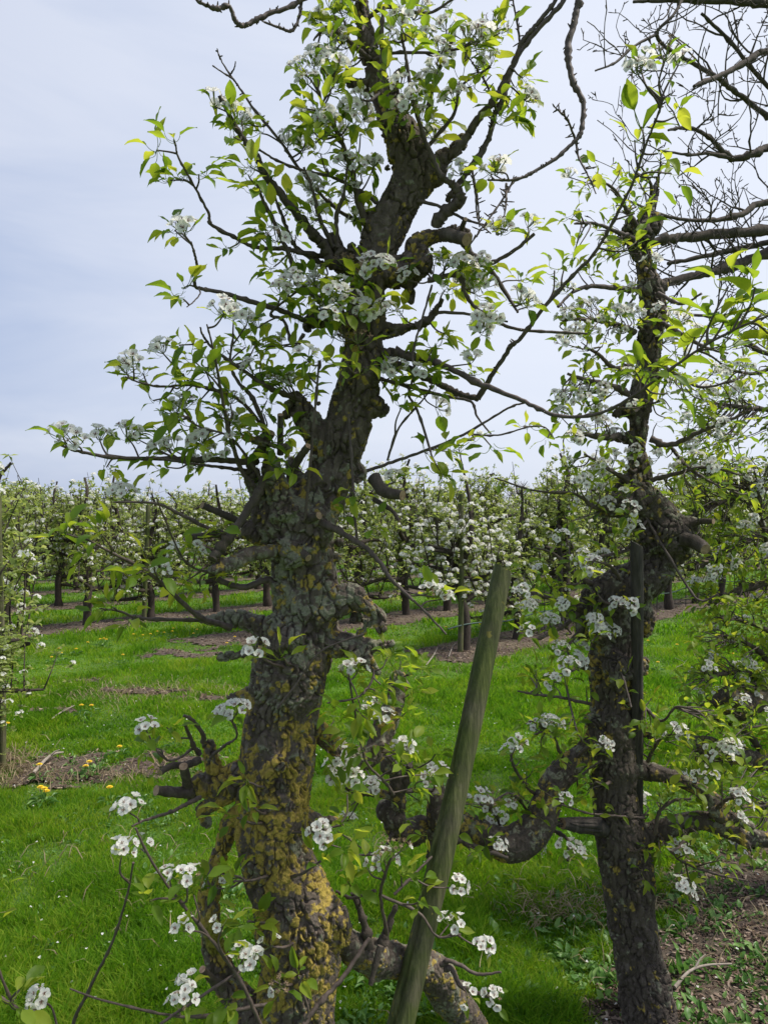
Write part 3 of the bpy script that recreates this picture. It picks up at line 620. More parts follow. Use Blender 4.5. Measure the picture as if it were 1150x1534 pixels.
lb([(555, 90), (520, 60), (490, 40), (470, 60)], 4, 1.4, 1.68, 1.6); lb([(548, 30), (580, 10), (640, 20), (690, -10)], 3.4, 1.6, 1.7, 1.6); lb([(545, 20), (530, -30), (500, -70)], 4, 2, 1.7, 1.6)
lb([(620, 300), (660, 310), (700, 330), (760, 345)], 3, 1.3, 1.68, 1.62); lb([(640, 220), (680, 170), (690, 130), (735, 100)], 3, 1.4, 1.66, 1.6); lb([(706, 249), (715, 300), (718, 340)], 1.6, 1, 1.66, 1.66, name='twig')
bT = lb([(545, -230), (520, -120), (490, -50), (452, 0), (400, 22), (374, 35), (361, 39), (352, 30), (343, 9), (326, 13), (300, 4), (291, -4)], [6, 5, 4, 3.5, 3.4, 3.6, 3.4, 3, 3, 3.4, 2, 1.2], d0=1.7, d1=1.5)
bT2 = lb([(452, -2), (448, 26), (437, 46), (417, 41), (396, 33)], 2.6, 1.6, 1.6, 1.55)
for l in (bT, bT2, bK, b6, bM, bF): LT.buds(l, 12 if l in (bT, bT2) else 24, .003, .010)
# bare side twigs hanging in the gap
for pts in ([(780, 77), (775, 40), (768, 0), (765, -40)], [(743, 165), (730, 130), (715, 105), (697, 80)], [(706, 252), (712, 290), (716, 330), (735, 350)], [(862, 210), (866, 235), (880, 262), (892, 290)], [(862, 212), (850, 180), (838, 168), (830, 160)], [(758, 275), (757, 310), (752, 335)], [(770, 269), (752, 300), (730, 330), (700, 372)]):
    LT.buds(lb(pts, 1.9, .9, 1.66, 1.6, name='twig'), 9, .006, .02)
Rk = LT.rosette
for x, y in [(235, 225), (275, 268), (298, 262), (262, 212), (255, 270), (343, 372), (262, 345), (275, 432), (275, 448), (375, 250), (392, 200), (400, 280), (380, 290), (372, 262), (430, 320), (480, 230), (500, 130), (560, 20), (540, 40), (575, 60), (500, 80), (480, 170), (520, 230), (560, 320), (565, 300), (530, 330), (600, 180), (440, 380), (410, 400),
             (480, 420), (430, 460), (400, 520), (370, 540), (310, 560), (290, 540), (330, 620), (345, 650), (400, 600), (430, 650), (380, 720), (330, 795), (430, 560), (520, 550), (545, 550), (620, 550), (650, 520), (640, 560), (600, 470), (530, 740), (515, 770), (555, 785), (658, 705), (640, 680), (790, 640), (820, 655), (735, 668), (700, 660),
             (160, 700), (230, 600), (215, 560), (260, 580), (275, 560), (320, 560), (340, 525), (100, 800), (125, 825), (152, 800), (160, 850), (205, 860), (232, 850), (168, 910), (195, 930), (152, 915), (280, 870), (300, 880), (350, 860), (425, 985), (570, 1025), (545, 1040), (600, 990), (590, 1000), (580, 985), (618, 1010), (628, 1000), (500, 1080), (530, 1100), (540, 1060), (500, 1060),
             (250, 1090), (230, 1120), (240, 1150), (370, 1170), (380, 1210), (355, 1225), (515, 1235), (510, 1270), (480, 1290), (520, 1320), (550, 1300), (600, 1310), (620, 1320), (630, 1350), (350, 1320), (310, 1330), (330, 1310), (290, 1340), (225, 1350), (370, 1380), (380, 1390), (410, 1470), (448, 1462), (340, 1500), (20, 1500),
             (600, 30), (620, 60), (500, 20), (470, 190), (460, 205), (505, 260), (540, 200), (580, 120), (650, 180), (640, 200), (720, 80), (705, 130), (690, 120), (770, 130), (745, 185), (747, 172), (765, 150), (700, 75), (748, 50), (735, 260), (780, 420), (560, 450), (505, 500), (460, 440), (410, 340), (350, 205), (345, 190), (395, 620), (290, 640), (310, 660), (460, 560), (480, 540),
             (505, 40), (590, 60), (610, 95), (560, 70), (525, 100), (520, 300), (500, 340), (470, 330), (530, 410), (390, 560), (360, 590), (300, 600), (350, 620), (375, 650), (310, 690), (250, 700), (440, 700), (420, 700), (650, 560), (585, 590), (600, 540), (665, 500), (560, 1110), (600, 1150), (520, 1190), (500, 1150), (620, 1180), (640, 1160)]:
    Rk(x, y, 'l', size=.97)
for x, y, n in [(0, 1330, 2), (-2, 1385, 2)]: Rk(x, y, 'l', n=n, size=.8)
for x, y, n in [(965, 560, 9), (950, 555, 8), (985, 550, 6), (1000, 590, 4), (962, 610, 3), (1040, 505, 5), (1060, 490, 7), (1085, 470, 6), (1110, 470, 8), (1090, 430, 2), (1140, 470, 6), (1130, 430, 5), (1150, 500, 7), (1075, 520, 4), (1080, 545, 4)]: Rk(x, y, 'l', n=n, size=1.2, dd=0)
for x, y, n in [(960, 190, 5), (1010, 175, 4), (950, 210, 4), (1005, 140, 3), (970, 130, 2), (985, 265, 4), (950, 320, 4), (940, 375, 4), (845, 400, 4), (830, 405, 3), (945, 350, 3), (1005, 260, 3), (985, 230, 4), (893, 250, 3)]: Rk(x, y, 'l', n=n, size=1.12, dd=0)
for x, y in [(322, 160), (345, 170), (362, 182), (378, 188), (277, 350), (268, 345), (432, 218), (455, 225), (475, 90), (500, 60), (450, 108), (540, 150), (525, 165), (505, 195), (620, 150), (640, 125), (668, 45), (720, 60), (540, 262), (480, 290), (462, 285), (440, 425), (420, 440), (555, 400), (575, 400), (480, 465), (510, 465), (545, 470), (575, 470), (495, 480),
             (575, 555), (592, 560), (350, 478), (335, 472), (385, 492), (370, 486), (245, 530), (200, 550), (190, 560), (430, 575), (415, 575), (275, 613), (262, 620), (95, 655), (115, 668), (150, 660), (190, 655), (210, 660), (240, 678), (262, 675), (325, 685), (300, 700), (182, 745), (190, 750), (245, 860), (270, 835), (292, 830),
             (665, 400), (680, 430), (720, 400), (725, 430), (690, 405), (650, 398), (730, 480), (705, 545), (790, 460), (725, 490), (790, 340), (750, 350), (690, 262), (740, 262), (600, 130), (590, 722), (640, 890), (662, 898), (480, 1255), (535, 1008), (520, 1015),
             (567, 1300), (560, 1060), (550, 1078), (590, 1130), (605, 1125), (515, 1140), (525, 1165), (505, 1160), (640, 60), (600, 40), (520, 20), (610, 170), (630, 180), (650, 210), (780, 455), (580, 60), (545, 180), (470, 100), (490, 180), (520, 250), (700, 420), (710, 440), (560, 250), (610, 420), (470, 440), (350, 670), (380, 560)]: Rk(x, y, 'b', size=.84)
for x, y in [(383, 978), (335, 1075), (355, 1068), (220, 1095), (195, 1218), (183, 1278), (212, 1272), (275, 1395), (278, 1495), (268, 1512), (285, 1478), (365, 1435), (378, 1442), (405, 1418), (335, 1385), (60, 1500), (280, 1320), (325, 1330), (255, 1320), (682, 1330), (685, 1388), (672, 1385), (720, 1420), (700, 1495), (738, 1498), (958, 100), (955, 112)]: Rk(x, y, 'f' if x in (405, 212, 325, 255, 958, 275, 268, 285, 378, 335, 672, 700) else 'b', n=2, size=.82)
for x, y in [(395, 360), (415, 362), (520, 400), (540, 412), (515, 512), (535, 515), (588, 1270), (575, 1290), (600, 1275), (742, 258), (745, 345), (995, 92), (1015, 98), (420, 1480), (345, 605), (655, 895), (720, 70), (735, 45), (700, 60), (620, 30)]: Rk(x, y, 's', n=3, size=.9)
rx = random.Random(41)
for (x0, x1, y0, y1, n, kb) in [(450, 530, -10, 180, 12, .4), (600, 690, -10, 180, 10, .4), (440, 560, 180, 340, 12, .4), (400, 540, 330, 480, 13, .4), (400, 520, 450, 600, 8, .3), (240, 420, 500, 690, 18, .25), (600, 740, 360, 500, 10, .35), (600, 720, 480, 680, 8, .15), (640, 790, 20, 190, 6, .2), (500, 620, 1000, 1130, 8, .15)]:
    for k in range(n): Rk(rx.uniform(x0, x1), rx.uniform(y0, y1), 'b' if rx.random() < kb else 'l', size=.86)
LT.finish(.0028, limb_kw=dict(grey=lambda c: np.full(len(c), .62), yellow=lambda c: np.full(len(c), .42)))

# ---- the slimmer pear tree on the right, tied to an old stake
DR = 2.3
RT = Tree('slim dark pear tree right of the leaning post, with a big burl halfway up', (P(972, 0, DR)[0], DR, 0), seed=8)
tr = [(976, 1512+40, 46), (968, 1500, 43), (958, 1450, 40), (949, 1400, 38), (940, 1340, 42), (936, 1290, 43), (929, 1245, 41), (920, 1200, 37), (917, 1150, 38), (913, 1100, 39), (916, 1050, 35), (915, 1000, 38), (917, 960, 37), (912, 920, 40), (928, 890, 42), (962, 868, 36),
      (985, 845, 32), (992, 815, 34), (988, 788, 36), (964, 762, 36), (948, 738, 32), (955, 712, 21), (955, 680, 16), (957, 640, 16), (958, 600, 18), (970, 560, 17), (972, 520, 19), (978, 480, 17), (977, 450, 19), (969, 420, 16), (963, 390, 15), (957, 362, 18), (966, 332, 15), (975, 305, 9), (985, 270, 5), (990, 225, 3)]
tr = [(a, b, r-3.5 if b > 740 else r-1) for a, b, r in tr]
RT.trunk = Limb(RT, [(a, b, DR) for a, b, r in tr], [r for a, b, r in tr])
chains = [ch(tr, DR), ch([(985, 800, 34), (1012, 815, 26), (1028, 830, 14)], DR-.03), ch([(1000, 790, 26), (1025, 790, 16), (1040, 785, 8)], DR), ch([(950, 750, 28), (915, 762, 14), (898, 768, 9)], DR-.03), ch([(900, 910, 36), (868, 918, 18), (855, 908, 10)], DR-.02),
          ch([(905, 940, 32), (880, 935, 16), (872, 960, 9)], DR-.04), ch([(915, 1000, 34), (952, 1000, 15), (966, 995, 9)], DR-.05), ch([(890, 900, 24), (905, 880, 20), (935, 875, 18)], DR-.04), ch([(935, 900, 40), (960, 925, 22), (966, 950, 12)], DR+.03),
          ch([(910, 1120, 30), (878, 1126, 18), (862, 1140, 15)], DR-.02), ch([(900, 1000, 24), (875, 997, 8), (862, 998, 5)], DR-.02), ch([(900, 1075, 24), (878, 1078, 7)], DR-.02), ch([(960, 1090, 12), (975, 1100, 8)], DR-.02),
          ch([(925, 1150, 30), (955, 1152, 16), (989, 1160, 13)], DR), ch([(945, 1255, 32), (972, 1252, 20), (990, 1243, 16)], DR), ch([(957, 355, 18), (975, 340, 14), (985, 325, 10)], DR-.02), ch([(957, 655, 14), (935, 655, 9), (918, 656, 6)], DR), ch([(972, 420, 14), (990, 430, 8), (1000, 420, 5)], DR), ch([(958, 610, 20), (930, 617, 9), (920, 622, 7)], DR)]
balls = []
for (x, y, r, s_) in [(1000, 800, 40, 14), (960, 755, 34, 12), (920, 910, 45, 14), (915, 1010, 34, 10), (955, 345, 20, 8), (975, 500, 20, 8), (910, 1110, 35, 11), (990, 850, 30, 9), (950, 1000, 18, 8), (970, 440, 18, 7), (958, 615, 18, 7), (900, 1140, 25, 9)]:
    for k in range(9): balls.append((P(x+rb.uniform(-1, 1)*r, y+rb.uniform(-1, 1)*r*.7, DR-rb.uniform(0, .7)*r*DR/F), rb.uniform(.4, 1.)*s_*DR/F))
tm = remeshed(chains, .0031, 22, balls)
barkify(tm, 13, cell=(.022, .060), crack=.0135, grey=lambda c: np.clip(.10+.42*sm(.75, .95, c[:, 2])-.2*sm(1.5, 2.0, c[:, 2]), 0, 1), yellow=lambda c: np.clip(.10+.5*np.exp(-((c[:, 2]-1.05)/.13)**2)+.15*np.exp(-((c[:, 2]-.8)/.1)**2), 0, 1))
tm.transform(Matrix.Translation(Vector(-RT.base))); tm.materials.clear(); tm.materials.append(M['bark_dark'])
to = bpy.data.objects.new('trunk', tm); C.objects.link(to); to.parent = RT.root
lb = RT.limb
lb([(885, 1124), (862, 1138), (845, 1154), (824, 1186), (808, 1230), (785, 1256), (758, 1264), (731, 1254), (700, 1240), (660, 1238), (640, 1244), (608, 1246), (588, 1233), (596, 1205), (592, 1165), (590, 1148)],
   [17, 18, 20, 21, 25, 28, 27, 22, 20, 18, 16, 17, 15, 13, 11, 9], d0=2.28, d1=2.03, kind='bark')
lb([(655, 1235), (652, 1215), (655, 1188)], [16, 15, 12], d0=2.08, d1=2.08, kind='bark'); lb([(597, 1200), (585, 1192), (551, 1185), (516, 1181)], [9, 9, 7, 5], d0=2.06, d1=2.0, kind='bark')
lb([(600, 1190), (612, 1160), (614, 1145)], 6, 4.5, 2.05, 2.03); lb([(600, 1186), (640, 1184), (672, 1186)], 3, 2.4, 2.05, 2.1); lb([(590, 1245), (585, 1254), (570, 1277), (532, 1282)], 3.5, 1.6, 2.06, 2.0); lb([(680, 1256), (723, 1272), (760, 1285)], 4.5, 2.5, 2.1, 2.1)
lb([(640, 1250), (645, 1270), (642, 1285)], 6, 5, 2.1, 2.1, name='branch_stub', kind='stub')
st_ = lb([(905, 1240), (870, 1237), (842, 1234)], [12, 11, 8], d0=2.26, d1=2.20, kind='stub', name='branch_stub', mat_='stake', label='broken grey splintered branch stub')
for k in range(26):
    a_ = k*.61; q_ = 10*math.sqrt(random.random()); y_ = 1236+math.cos(a_)*q_; dd_ = 2.22+math.sin(a_)*q_*2.2/F; e_ = 828+random.uniform(0, 26)
    tube(st_.wood, [P(900, y_+2, dd_), P(868, y_+random.uniform(-1, 1), dd_), P(e_, 1233+(y_-1236)*.7+random.uniform(-1, 2), dd_-.01)], [.0075, .0065, .0016], 6)
lb([(975, 1157), (989, 1160), (1025, 1173), (1065, 1197), (1090, 1222), (1130, 1240)], [13, 13, 13, 12, 10, 7], d0=2.28, d1=2.2, kind='bark')
lb([(975, 1252), (990, 1245), (1013, 1236), (1059, 1230), (1104, 1249), (1150, 1258), (1200, 1262)], [15, 16, 15, 15, 14, 12, 10], d0=2.3, d1=2.2, kind='bark')
lb([(980, 1250), (986, 1218), (1007, 1200), (1034, 1197)], 3, 1.8, 2.22, 2.18); lb([(1025, 808), (1040, 812), (1056, 823)], 11, 9, 2.23, 2.15, name='branch_stub', kind='stub'); lb([(1035, 786), (1050, 781), (1068, 781)], 5, 4, 2.26, 2.2, name='branch_stub', kind='stub')
for pts, r0, r1 in [([(947, 433), (922, 432), (886, 429), (857, 438), (835, 460)], 5, 1.6), ([(950, 499), (934, 490), (905, 482), (870, 478), (840, 480)], 5, 1.6), ([(945, 548), (918, 551), (895, 530), (875, 520)], 4.5, 1.5), ([(940, 590), (912, 577), (870, 567), (850, 560)], 5, 2), ([(925, 655), (900, 655), (870, 650), (855, 655)], 6, 2),
                    ([(973, 657), (1002, 667), (1047, 647), (1095, 628), (1120, 615)], 5, 1.6), ([(1002, 667), (1030, 700), (1070, 725), (1105, 735)], 3, 1.3), ([(955, 360), (930, 350), (890, 335), (860, 335)], 4, 1.4), ([(955, 340), (935, 310), (915, 280), (890, 270)], 4, 1.3), ([(970, 320), (975, 280), (960, 250)], 3.4, 1.3), ([(985, 440), (1020, 455), (1050, 440)], 3.4, 1.4),
                    ([(985, 480), (1020, 500), (1055, 520), (1090, 530)], 3.6, 1.3), ([(980, 540), (1010, 560), (1050, 580), (1100, 570)], 3.6, 1.3), ([(940, 720), (915, 705), (890, 690), (875, 680)], 4, 1.5), ([(975, 720), (1010, 710), (1060, 700), (1110, 712)], 4, 1.4), ([(925, 765), (890, 760), (860, 740), (800, 735), (740, 716)], 3.4, 1.1),
                    ([(880, 920), (850, 905), (800, 890), (765, 882), (730, 872)], 4.4, 1.4), ([(870, 915), (840, 940), (800, 960)], 4.2, 2), ([(880, 930), (850, 970), (862, 1000), (840, 1010)], 2.8, 1.3), ([(900, 880), (860, 860), (830, 830), (800, 820)], 3.4, 1.3), ([(935, 880), (915, 850), (890, 840)], 3, 1.4), ([(950, 820), (920, 830), (895, 835), (880, 850)], 3, 1.4),
                    ([(885, 1055), (840, 1045), (800, 1040), (775, 1035)], 2.6, 1.2), ([(845, 1000), (850, 1040), (862, 1090), (872, 1110)], 1.8, 1.2), ([(850, 1150), (835, 1120), (825, 1095), (800, 1100)], 3.4, 1.3), ([(830, 1195), (860, 1170), (885, 1150), (900, 1140)], 3, 1.4), ([(815, 1200), (790, 1180), (770, 1150), (765, 1130)], 3, 1.3), ([(800, 1230), (780, 1200), (760, 1190), (740, 1200)], 4, 1.6),
                    ([(750, 1255), (745, 1225), (720, 1205)], 3.4, 1.5), ([(820, 1240), (850, 1258), (850, 1290)], 3, 2), ([(860, 1140), (880, 1120), (905, 1115)], 3, 1.3), ([(970, 1140), (985, 1110), (1005, 1100)], 3, 1.3), ([(1040, 1180), (1045, 1150), (1065, 1130)], 3, 1.3), ([(1060, 1225), (1085, 1200), (1100, 1195)], 3.4, 1.3), ([(1030, 1235), (1020, 1265), (1005, 1275)], 3, 1.3),
                    ([(985, 1250), (1020, 1290), (1075, 1310), (1120, 1320)], 2.4, 1.3), ([(1020, 1290), (1020, 1330)], 1.6, 1.2), ([(965, 1225), (920, 1222), (880, 1218), (840, 1205)], 2, 1.2), ([(960, 760), (975, 790), (1030, 880), (1050, 900), (1075, 890)], 2, 1.3), ([(900, 970), (930, 1010), (945, 1060)], 2, 1.4), ([(960, 1055), (990, 1080), (1010, 1060), (1030, 1060)], 2.4, 1.2)]:
    l = lb(pts, r0, r1, DR-.04, DR-.18); RT.fray(l, 26, (0, 2), .78)
tips = [(850, 480), (870, 468), (845, 515), (880, 590), (850, 600), (832, 600), (905, 590), (870, 650), (900, 640), (920, 655), (860, 660), (975, 398), (1000, 478), (985, 468), (945, 470), (885, 465), (920, 690), (900, 700), (940, 700), (1020, 482), (935, 790), (948, 796), (905, 840), (885, 850), (925, 908), (940, 912), (895, 950), (912, 948), (838, 975), (862, 993), (850, 1003), (830, 1088), (822, 1092),
        (765, 1130), (745, 1250), (735, 1262), (845, 1275), (858, 1278), (905, 1120), (1005, 1105), (1015, 1100), (1068, 1130), (1080, 1133), (1105, 1195), (1075, 1222), (1060, 1160), (1005, 1270), (1020, 1332), (1028, 1345), (560, 1180), (600, 1125), (655, 1160), (640, 1170), (890, 620), (860, 585), (840, 625), (880, 500), (860, 500), (930, 500), (950, 680), (905, 720), (890, 710), (870, 600), (1040, 690), (1060, 700), (1090, 720), (1020, 700), (1080, 640), (1040, 500), (1060, 590)]
for x, y in tips: RT.rosette(x, y, 'b', n=3, size=.86)
for x, y in [(700, 1205), (720, 1198), (738, 1200), (758, 1207), (770, 1200), (730, 1215), (1095, 1212), (1110, 1205), (745, 1240), (890, 478), (935, 475)]: RT.rosette(x, y, random.Random(x).choice(['s', 's', 'b']), n=3, size=.9)
rr = random.Random(77)
for (x0, x1, y0, y1, n, kb) in [(850, 960, 240, 420, 42, .1), (840, 960, 420, 700, 60, .15), (980, 1120, 450, 760, 60, .2), (840, 950, 680, 860, 30, .3), (770, 900, 850, 960, 44, .1), (790, 880, 960, 1060, 16, .2), (760, 900, 1080, 1230, 48, .12), (960, 1140, 1060, 1280, 80, .12), (690, 820, 1180, 1290, 30, .1), (500, 680, 1100, 1260, 34, .15), (960, 1090, 1260, 1340, 14, .2), (930, 980, 1040, 1120, 10, 0)]:
    for k in range(n):
        RT.rosette(rr.uniform(x0, x1), rr.uniform(y0, y1), 'b' if rr.random() < kb else 'l', n=rr.randint(3, 6), size=.72+.15*rr.random(), dd=rr.uniform(-.14, .16))
RT.bark = 'bark_dark'; RT.finish(.0036, limb_kw=dict(grey=lambda c: np.full(len(c), .40), yellow=lambda c: np.full(len(c), .42)))

# ---- the next tree of the same row, its trunk just past the right edge of the picture
D2 = 3.1
NT = Tree('leafy pear tree cut by the right edge, its burl ended limbs reaching in', (P(1240, 0, D2)[0], D2, 0), seed=21)
tr = [(1245, 1340, 40), (1240, 1200, 36), (1236, 1080, 36), (1240, 950, 32), (1250, 820, 28), (1240, 700, 22), (1235, 560, 16), (1240, 440, 10)]
tm = remeshed([ch(tr, D2), ch([(1240, 1150, 30), (1190, 1140, 15), (1150, 1145, 14)], D2), ch([(1236, 1050, 28), (1190, 1036, 20), (1160, 1036, 20)], D2)], .006, 16, [])
barkify(tm, 23, grey=lambda c: np.full(len(c), .4), yellow=lambda c: np.full(len(c), .3))
tm.transform(Matrix.Translation(Vector(-NT.base))); tm.materials.clear(); tm.materials.append(M['bark_dark'])
to = bpy.data.objects.new('trunk', tm); C.objects.link(to); to.parent = NT.root
lb = NT.limb
lb([(1170, 1143), (1150, 1144), (1104, 1130), (1065, 1121), (1030, 1110)], [14, 14, 14, 15, 10], d0=3.08, d1=2.9, kind='bark'); lb([(1170, 1036), (1148, 1036), (1122, 1046), (1104, 1055), (1085, 1050)], [19, 20, 22, 24, 14], d0=3.05, d1=2.9, kind='bark')
lb([(1240, 900), (1180, 870), (1120, 880), (1060, 905)], 8, 3, 3.1, 2.9)
for pts in [[(1240, 760), (1180, 730), (1120, 740), (1050, 765), (1010, 790)], [(1240, 650), (1180, 620), (1110, 610), (1050, 600)], [(1240, 1000), (1160, 950), (1110, 930), (1070, 925)], [(1240, 820), (1160, 800), (1100, 820), (1050, 850)], [(1170, 1030), (1140, 980), (1110, 960), (1075, 950)], [(1150, 1040), (1120, 1010), (1080, 1010), (1050, 1020)], [(1150, 1144), (1120, 1100), (1080, 1080), (1030, 1065)], [(1238, 560), (1180, 540), (1130, 560), (1080, 550)], [(1240, 480), (1190, 450), (1150, 470)], [(1200, 870), (1160, 840), (1140, 780), (1130, 700)], [(1200, 1040), (1170, 1080), (1120, 1090)], [(1200, 1150), (1160, 1200), (1110, 1210)], [(1085, 1050), (1062, 1054), (1050, 1056)]]:
    NT.fray(lb(pts, 5, 1.5, D2, D2-.25), 18, (1, 3), .8)
for (x0, x1, y0, y1, n, kb) in [(1020, 1170, 560, 720, 130, .25), (1010, 1170, 700, 860, 170, .28), (1040, 1170, 850, 1040, 230, .2), (1020, 1170, 1000, 1190, 150, .12), (1060, 1180, 480, 560, 20, .2), (1090, 1180, 1180, 1290, 20, .1), (1150, 1330, 450, 1200, 90, .2)]:
    for k in range(n): NT.rosette(rr.uniform(x0, x1), rr.uniform(y0, y1), 'b' if rr.random() < kb*.6 else 'l', n=rr.randint(3, 6), size=.72+.15*rr.random(), dd=rr.uniform(-.2, .22))
NT.bark = 'bark_dark'; NT.finish(.006, limb_kw=dict(grey=lambda c: np.full(len(c), .42), yellow=lambda c: np.full(len(c), .35)))

# ---- tall bare tree whose branches reach in from the upper right
BT = Tree('tall bare tree reaching in from the upper right with dark leafless knobbly branches', (3.75, 4.7, 0), cat='tree', name='bare_tree', seed=31)
DB = 4.6
tb = [(1475, 1160, 52), (1470, 900, 46), (1465, 600, 42), (1455, 330, 38), (1440, 50, 30), (1430, -250, 20), (1420, -500, 10)]
tm = remeshed([ch(tb, 4.7)], .012, 18, []); barkify(tm, 33, cell=(.04, .09), crack=.014, lump=.02, grey=lambda c: np.full(len(c), .35))
tm.transform(Matrix.Translation(Vector(-BT.base))); tm.materials.clear(); tm.materials.append(M['bark_dark'])
to = bpy.data.objects.new('trunk', tm); C.objects.link(to); to.parent = BT.root
def ramify(T, l, step, L0, lev=0, out=None):
    """twigs that fork off a bare limb in space"""
    r = T.rnd; W, rad = l.world(); acc = 0
    for i in range(3, len(W)):
        acc += np.linalg.norm(W[i]-W[i-1])
        if acc < step*r.uniform(.6, 1.4): continue
        acc = 0; t = W[i]-W[i-1]; t /= np.linalg.norm(t)+1e-9
        grow(T, l.wood, W[i], t, L0*r.uniform(.5, 1.2), min(rad[i]*.5, .0055), 0)
def grow(T, mb, p, t, L_, r0, lev):
    r = T.rnd; s = np.array([r.gauss(0, 1) for _ in range(3)]); s[1] *= .7; s -= t*s.dot(t); s /= np.linalg.norm(s)+1e-9
    d = t*.6+s*.9+np.array((0, 0, .25)); d /= np.linalg.norm(d); n = max(4, int(L_/.045)); pts = [p]; q = p.copy()
    for k in range(n):
        d = d+np.array([r.gauss(0, .16) for _ in range(3)])+np.array((0, 0, .07)); d /= np.linalg.norm(d); q = q+d*L_/n; pts.append(q.copy())
        if r.random() < .33 and lev < 2: grow(T, mb, q, d, L_*r.uniform(.25, .55), r0*.6, lev+1)
        elif r.random() < .45:
            s2 = np.array([r.gauss(0, 1) for _ in range(3)]); s2 /= np.linalg.norm(s2)
            tube(mb, [q, q+(s2*.6+d*.5)*r.uniform(.012, .03), q+(s2*.6+d*.5)*.034], [.0022, .0030, .0012], 5)
    rr_ = np.linspace(r0, max(.0018, r0*.35), len(pts))*np.array([r.choice((1, 1, 1, 1.35)) for _ in pts]); tube(mb, pts, rr_, 6)
lb = BT.limb
for pts, r in [([(1460, 330, 4.7), (1300, 340, 4.5), (1150, 346, 4.3), (1064, 351, 4.2), (1010, 357, 4.1), (975, 362, 4.05)], [20, 14, 9, 8.5, 8, 6]), ([(1462, 420, 4.7), (1300, 350, 4.6), (1150, 380, 4.4), (1107, 394, 4.3), (1060, 408, 4.2), (1010, 420, 4.1), (960, 432, 4.0)], [18, 10, 8, 8, 7, 6.5, 4]),
               ([(1462, 380, 4.7), (1300, 330, 4.8), (1150, 363, 4.6), (1100, 374, 4.6), (1050, 385, 4.5), (1000, 395, 4.4)], [12, 7, 5, 5, 4, 3]), ([(1450, 250, 4.7), (1250, 60, 4.4), (1150, 75, 4.2), (1110, 97, 4.1), (1072, 116, 4.0), (1039, 129, 3.9)], [18, 8, 6, 5, 4.5, 3]),
               ([(1150, 176, 4.4), (1104, 140, 4.3), (1072, 116, 4.1), (1042, 97, 4.1), (999, 73, 4.0), (983, 49, 3.9), (1010, 20, 3.9), (1030, -20, 4.)], [4.5, 4, 4, 3.6, 3.2, 3, 2.6, 2.6]), ([(1440, 40, 4.7), (1300, 20, 4.4), (1150, 5, 4.2), (1096, 2, 4.1), (1010, 0, 4.0), (948, 3, 3.9)], [20, 11, 8, 6, 4.5, 2.5]),
               ([(983, 51, 3.9), (948, 70, 3.85), (921, 94, 3.8), (891, 106, 3.75)], [2.6, 2.2, 2, 1.5]), ([(1455, 300, 4.7), (1250, 200, 4.5), (1150, 221, 4.3), (1131, 229, 4.2), (1096, 237, 4.2), (1061, 205, 4.1), (1029, 191, 4.0), (1000, 195, 3.9)], [16, 8, 6.5, 6, 5.5, 3.6, 3, 2]),
               ([(1096, 237, 4.2), (1060, 230, 4.1), (1030, 232, 4.0), (985, 225, 3.9)], [3.5, 3, 2.4, 1.6]), ([(1460, 380, 4.7), (1280, 290, 4.5), (1150, 302, 4.3), (1110, 321, 4.2), (1060, 330, 4.1), (1000, 325, 4.0), (940, 300, 3.9)], [14, 7, 5.5, 5, 3.5, 2.6, 1.6]),
               ([(1445, 100, 4.7), (1300, 120, 4.6), (1200, 160, 4.4), (1150, 130, 4.3), (1090, 60, 4.2), (1050, 20, 4.1)], [12, 6, 4.5, 3.6, 3, 2.4]), ([(1460, 500, 4.7), (1250, 520, 4.5), (1150, 530, 4.3), (1080, 480, 4.2), (1010, 470, 4.1)], [10, 5, 4, 3, 2])]:
    l = lb(pts, [q*.85 for q in r], kind='tube'); ramify(BT, l, .13, .42)
BT.finish()

# ------------------------------------------------------------------ ground
ROW = np.array((.72, .694)); PERP = np.array((-.694, .72))     # direction of the rows, and across
def rowc(x, y): return x*PERP[0]+y*PERP[1]                        # distance across the rows
def rows_s(x, y): return x*ROW[0]+y*ROW[1]
BASE1 = np.array((.92, 8.5)); c1 = rowc(*BASE1); s1 = rows_s(*BASE1)
ROWGAP = 2.42
def gz(x, y):
    p = np.stack([np.asarray(x)*.9, np.asarray(y)*.9, 0*np.asarray(x)], -1).reshape(-1, 3); q = p*5
    return (.05*(fbm(p, 5, 3)-.5)+.014*(fbm(q, 6, 2)-.5))*1.0
def soil_mask(x, y):
    """1 where bare mulch lies"""
    p = np.stack([x*1.6, y*1.6, 0*x], -1); nzv = (fbm(p, 90, 4)-.5)*2; nf = (fbm(p*5, 95, 3)-.5)*2
    c = rowc(x, y); s = rows_s(x, y); m = np.zeros(len(x))
    for k in range(0, 22):
        ck = c1+k*ROWGAP; w = .60+.20*nzv+.10*nf
        mk = sm(-.02, .26, w-np.abs(c-ck))
        if k == 0: mk = mk*sm(s1-.75, s1-.4, s+.3*nf)
        if k == 1: mk = mk*sm(s1-2.2, s1-1.9, s+.4*nf)
        m = np.maximum(m, mk)
    for (a, b, rx, ry) in [(P(95, 1160, 1)[0]*4.6, 4.62, .95, .40), (-2.15, 6.6, .38, .16), (-1.5, 6.35, .25, .10), (-2.9, 7.0, .28, .14), (-2.35, 8.25, .55, .3), (-1.8, 8.8, .5, .25), (-2.6, 5.9, .25, .1)]:
        m = np.maximum(m, sm(0, .7, 1-((x-a)/rx)**2-((y-b)/ry)**2+.9*nzv+1.1*nf))
    e = rowc(.55, 2.33); m = np.maximum(m, sm(0, .15, (.50+.28*nzv+.2*nf)-np.abs(c-(e-.38)))*sm(.45, .75, x+.2*nf))
    return m
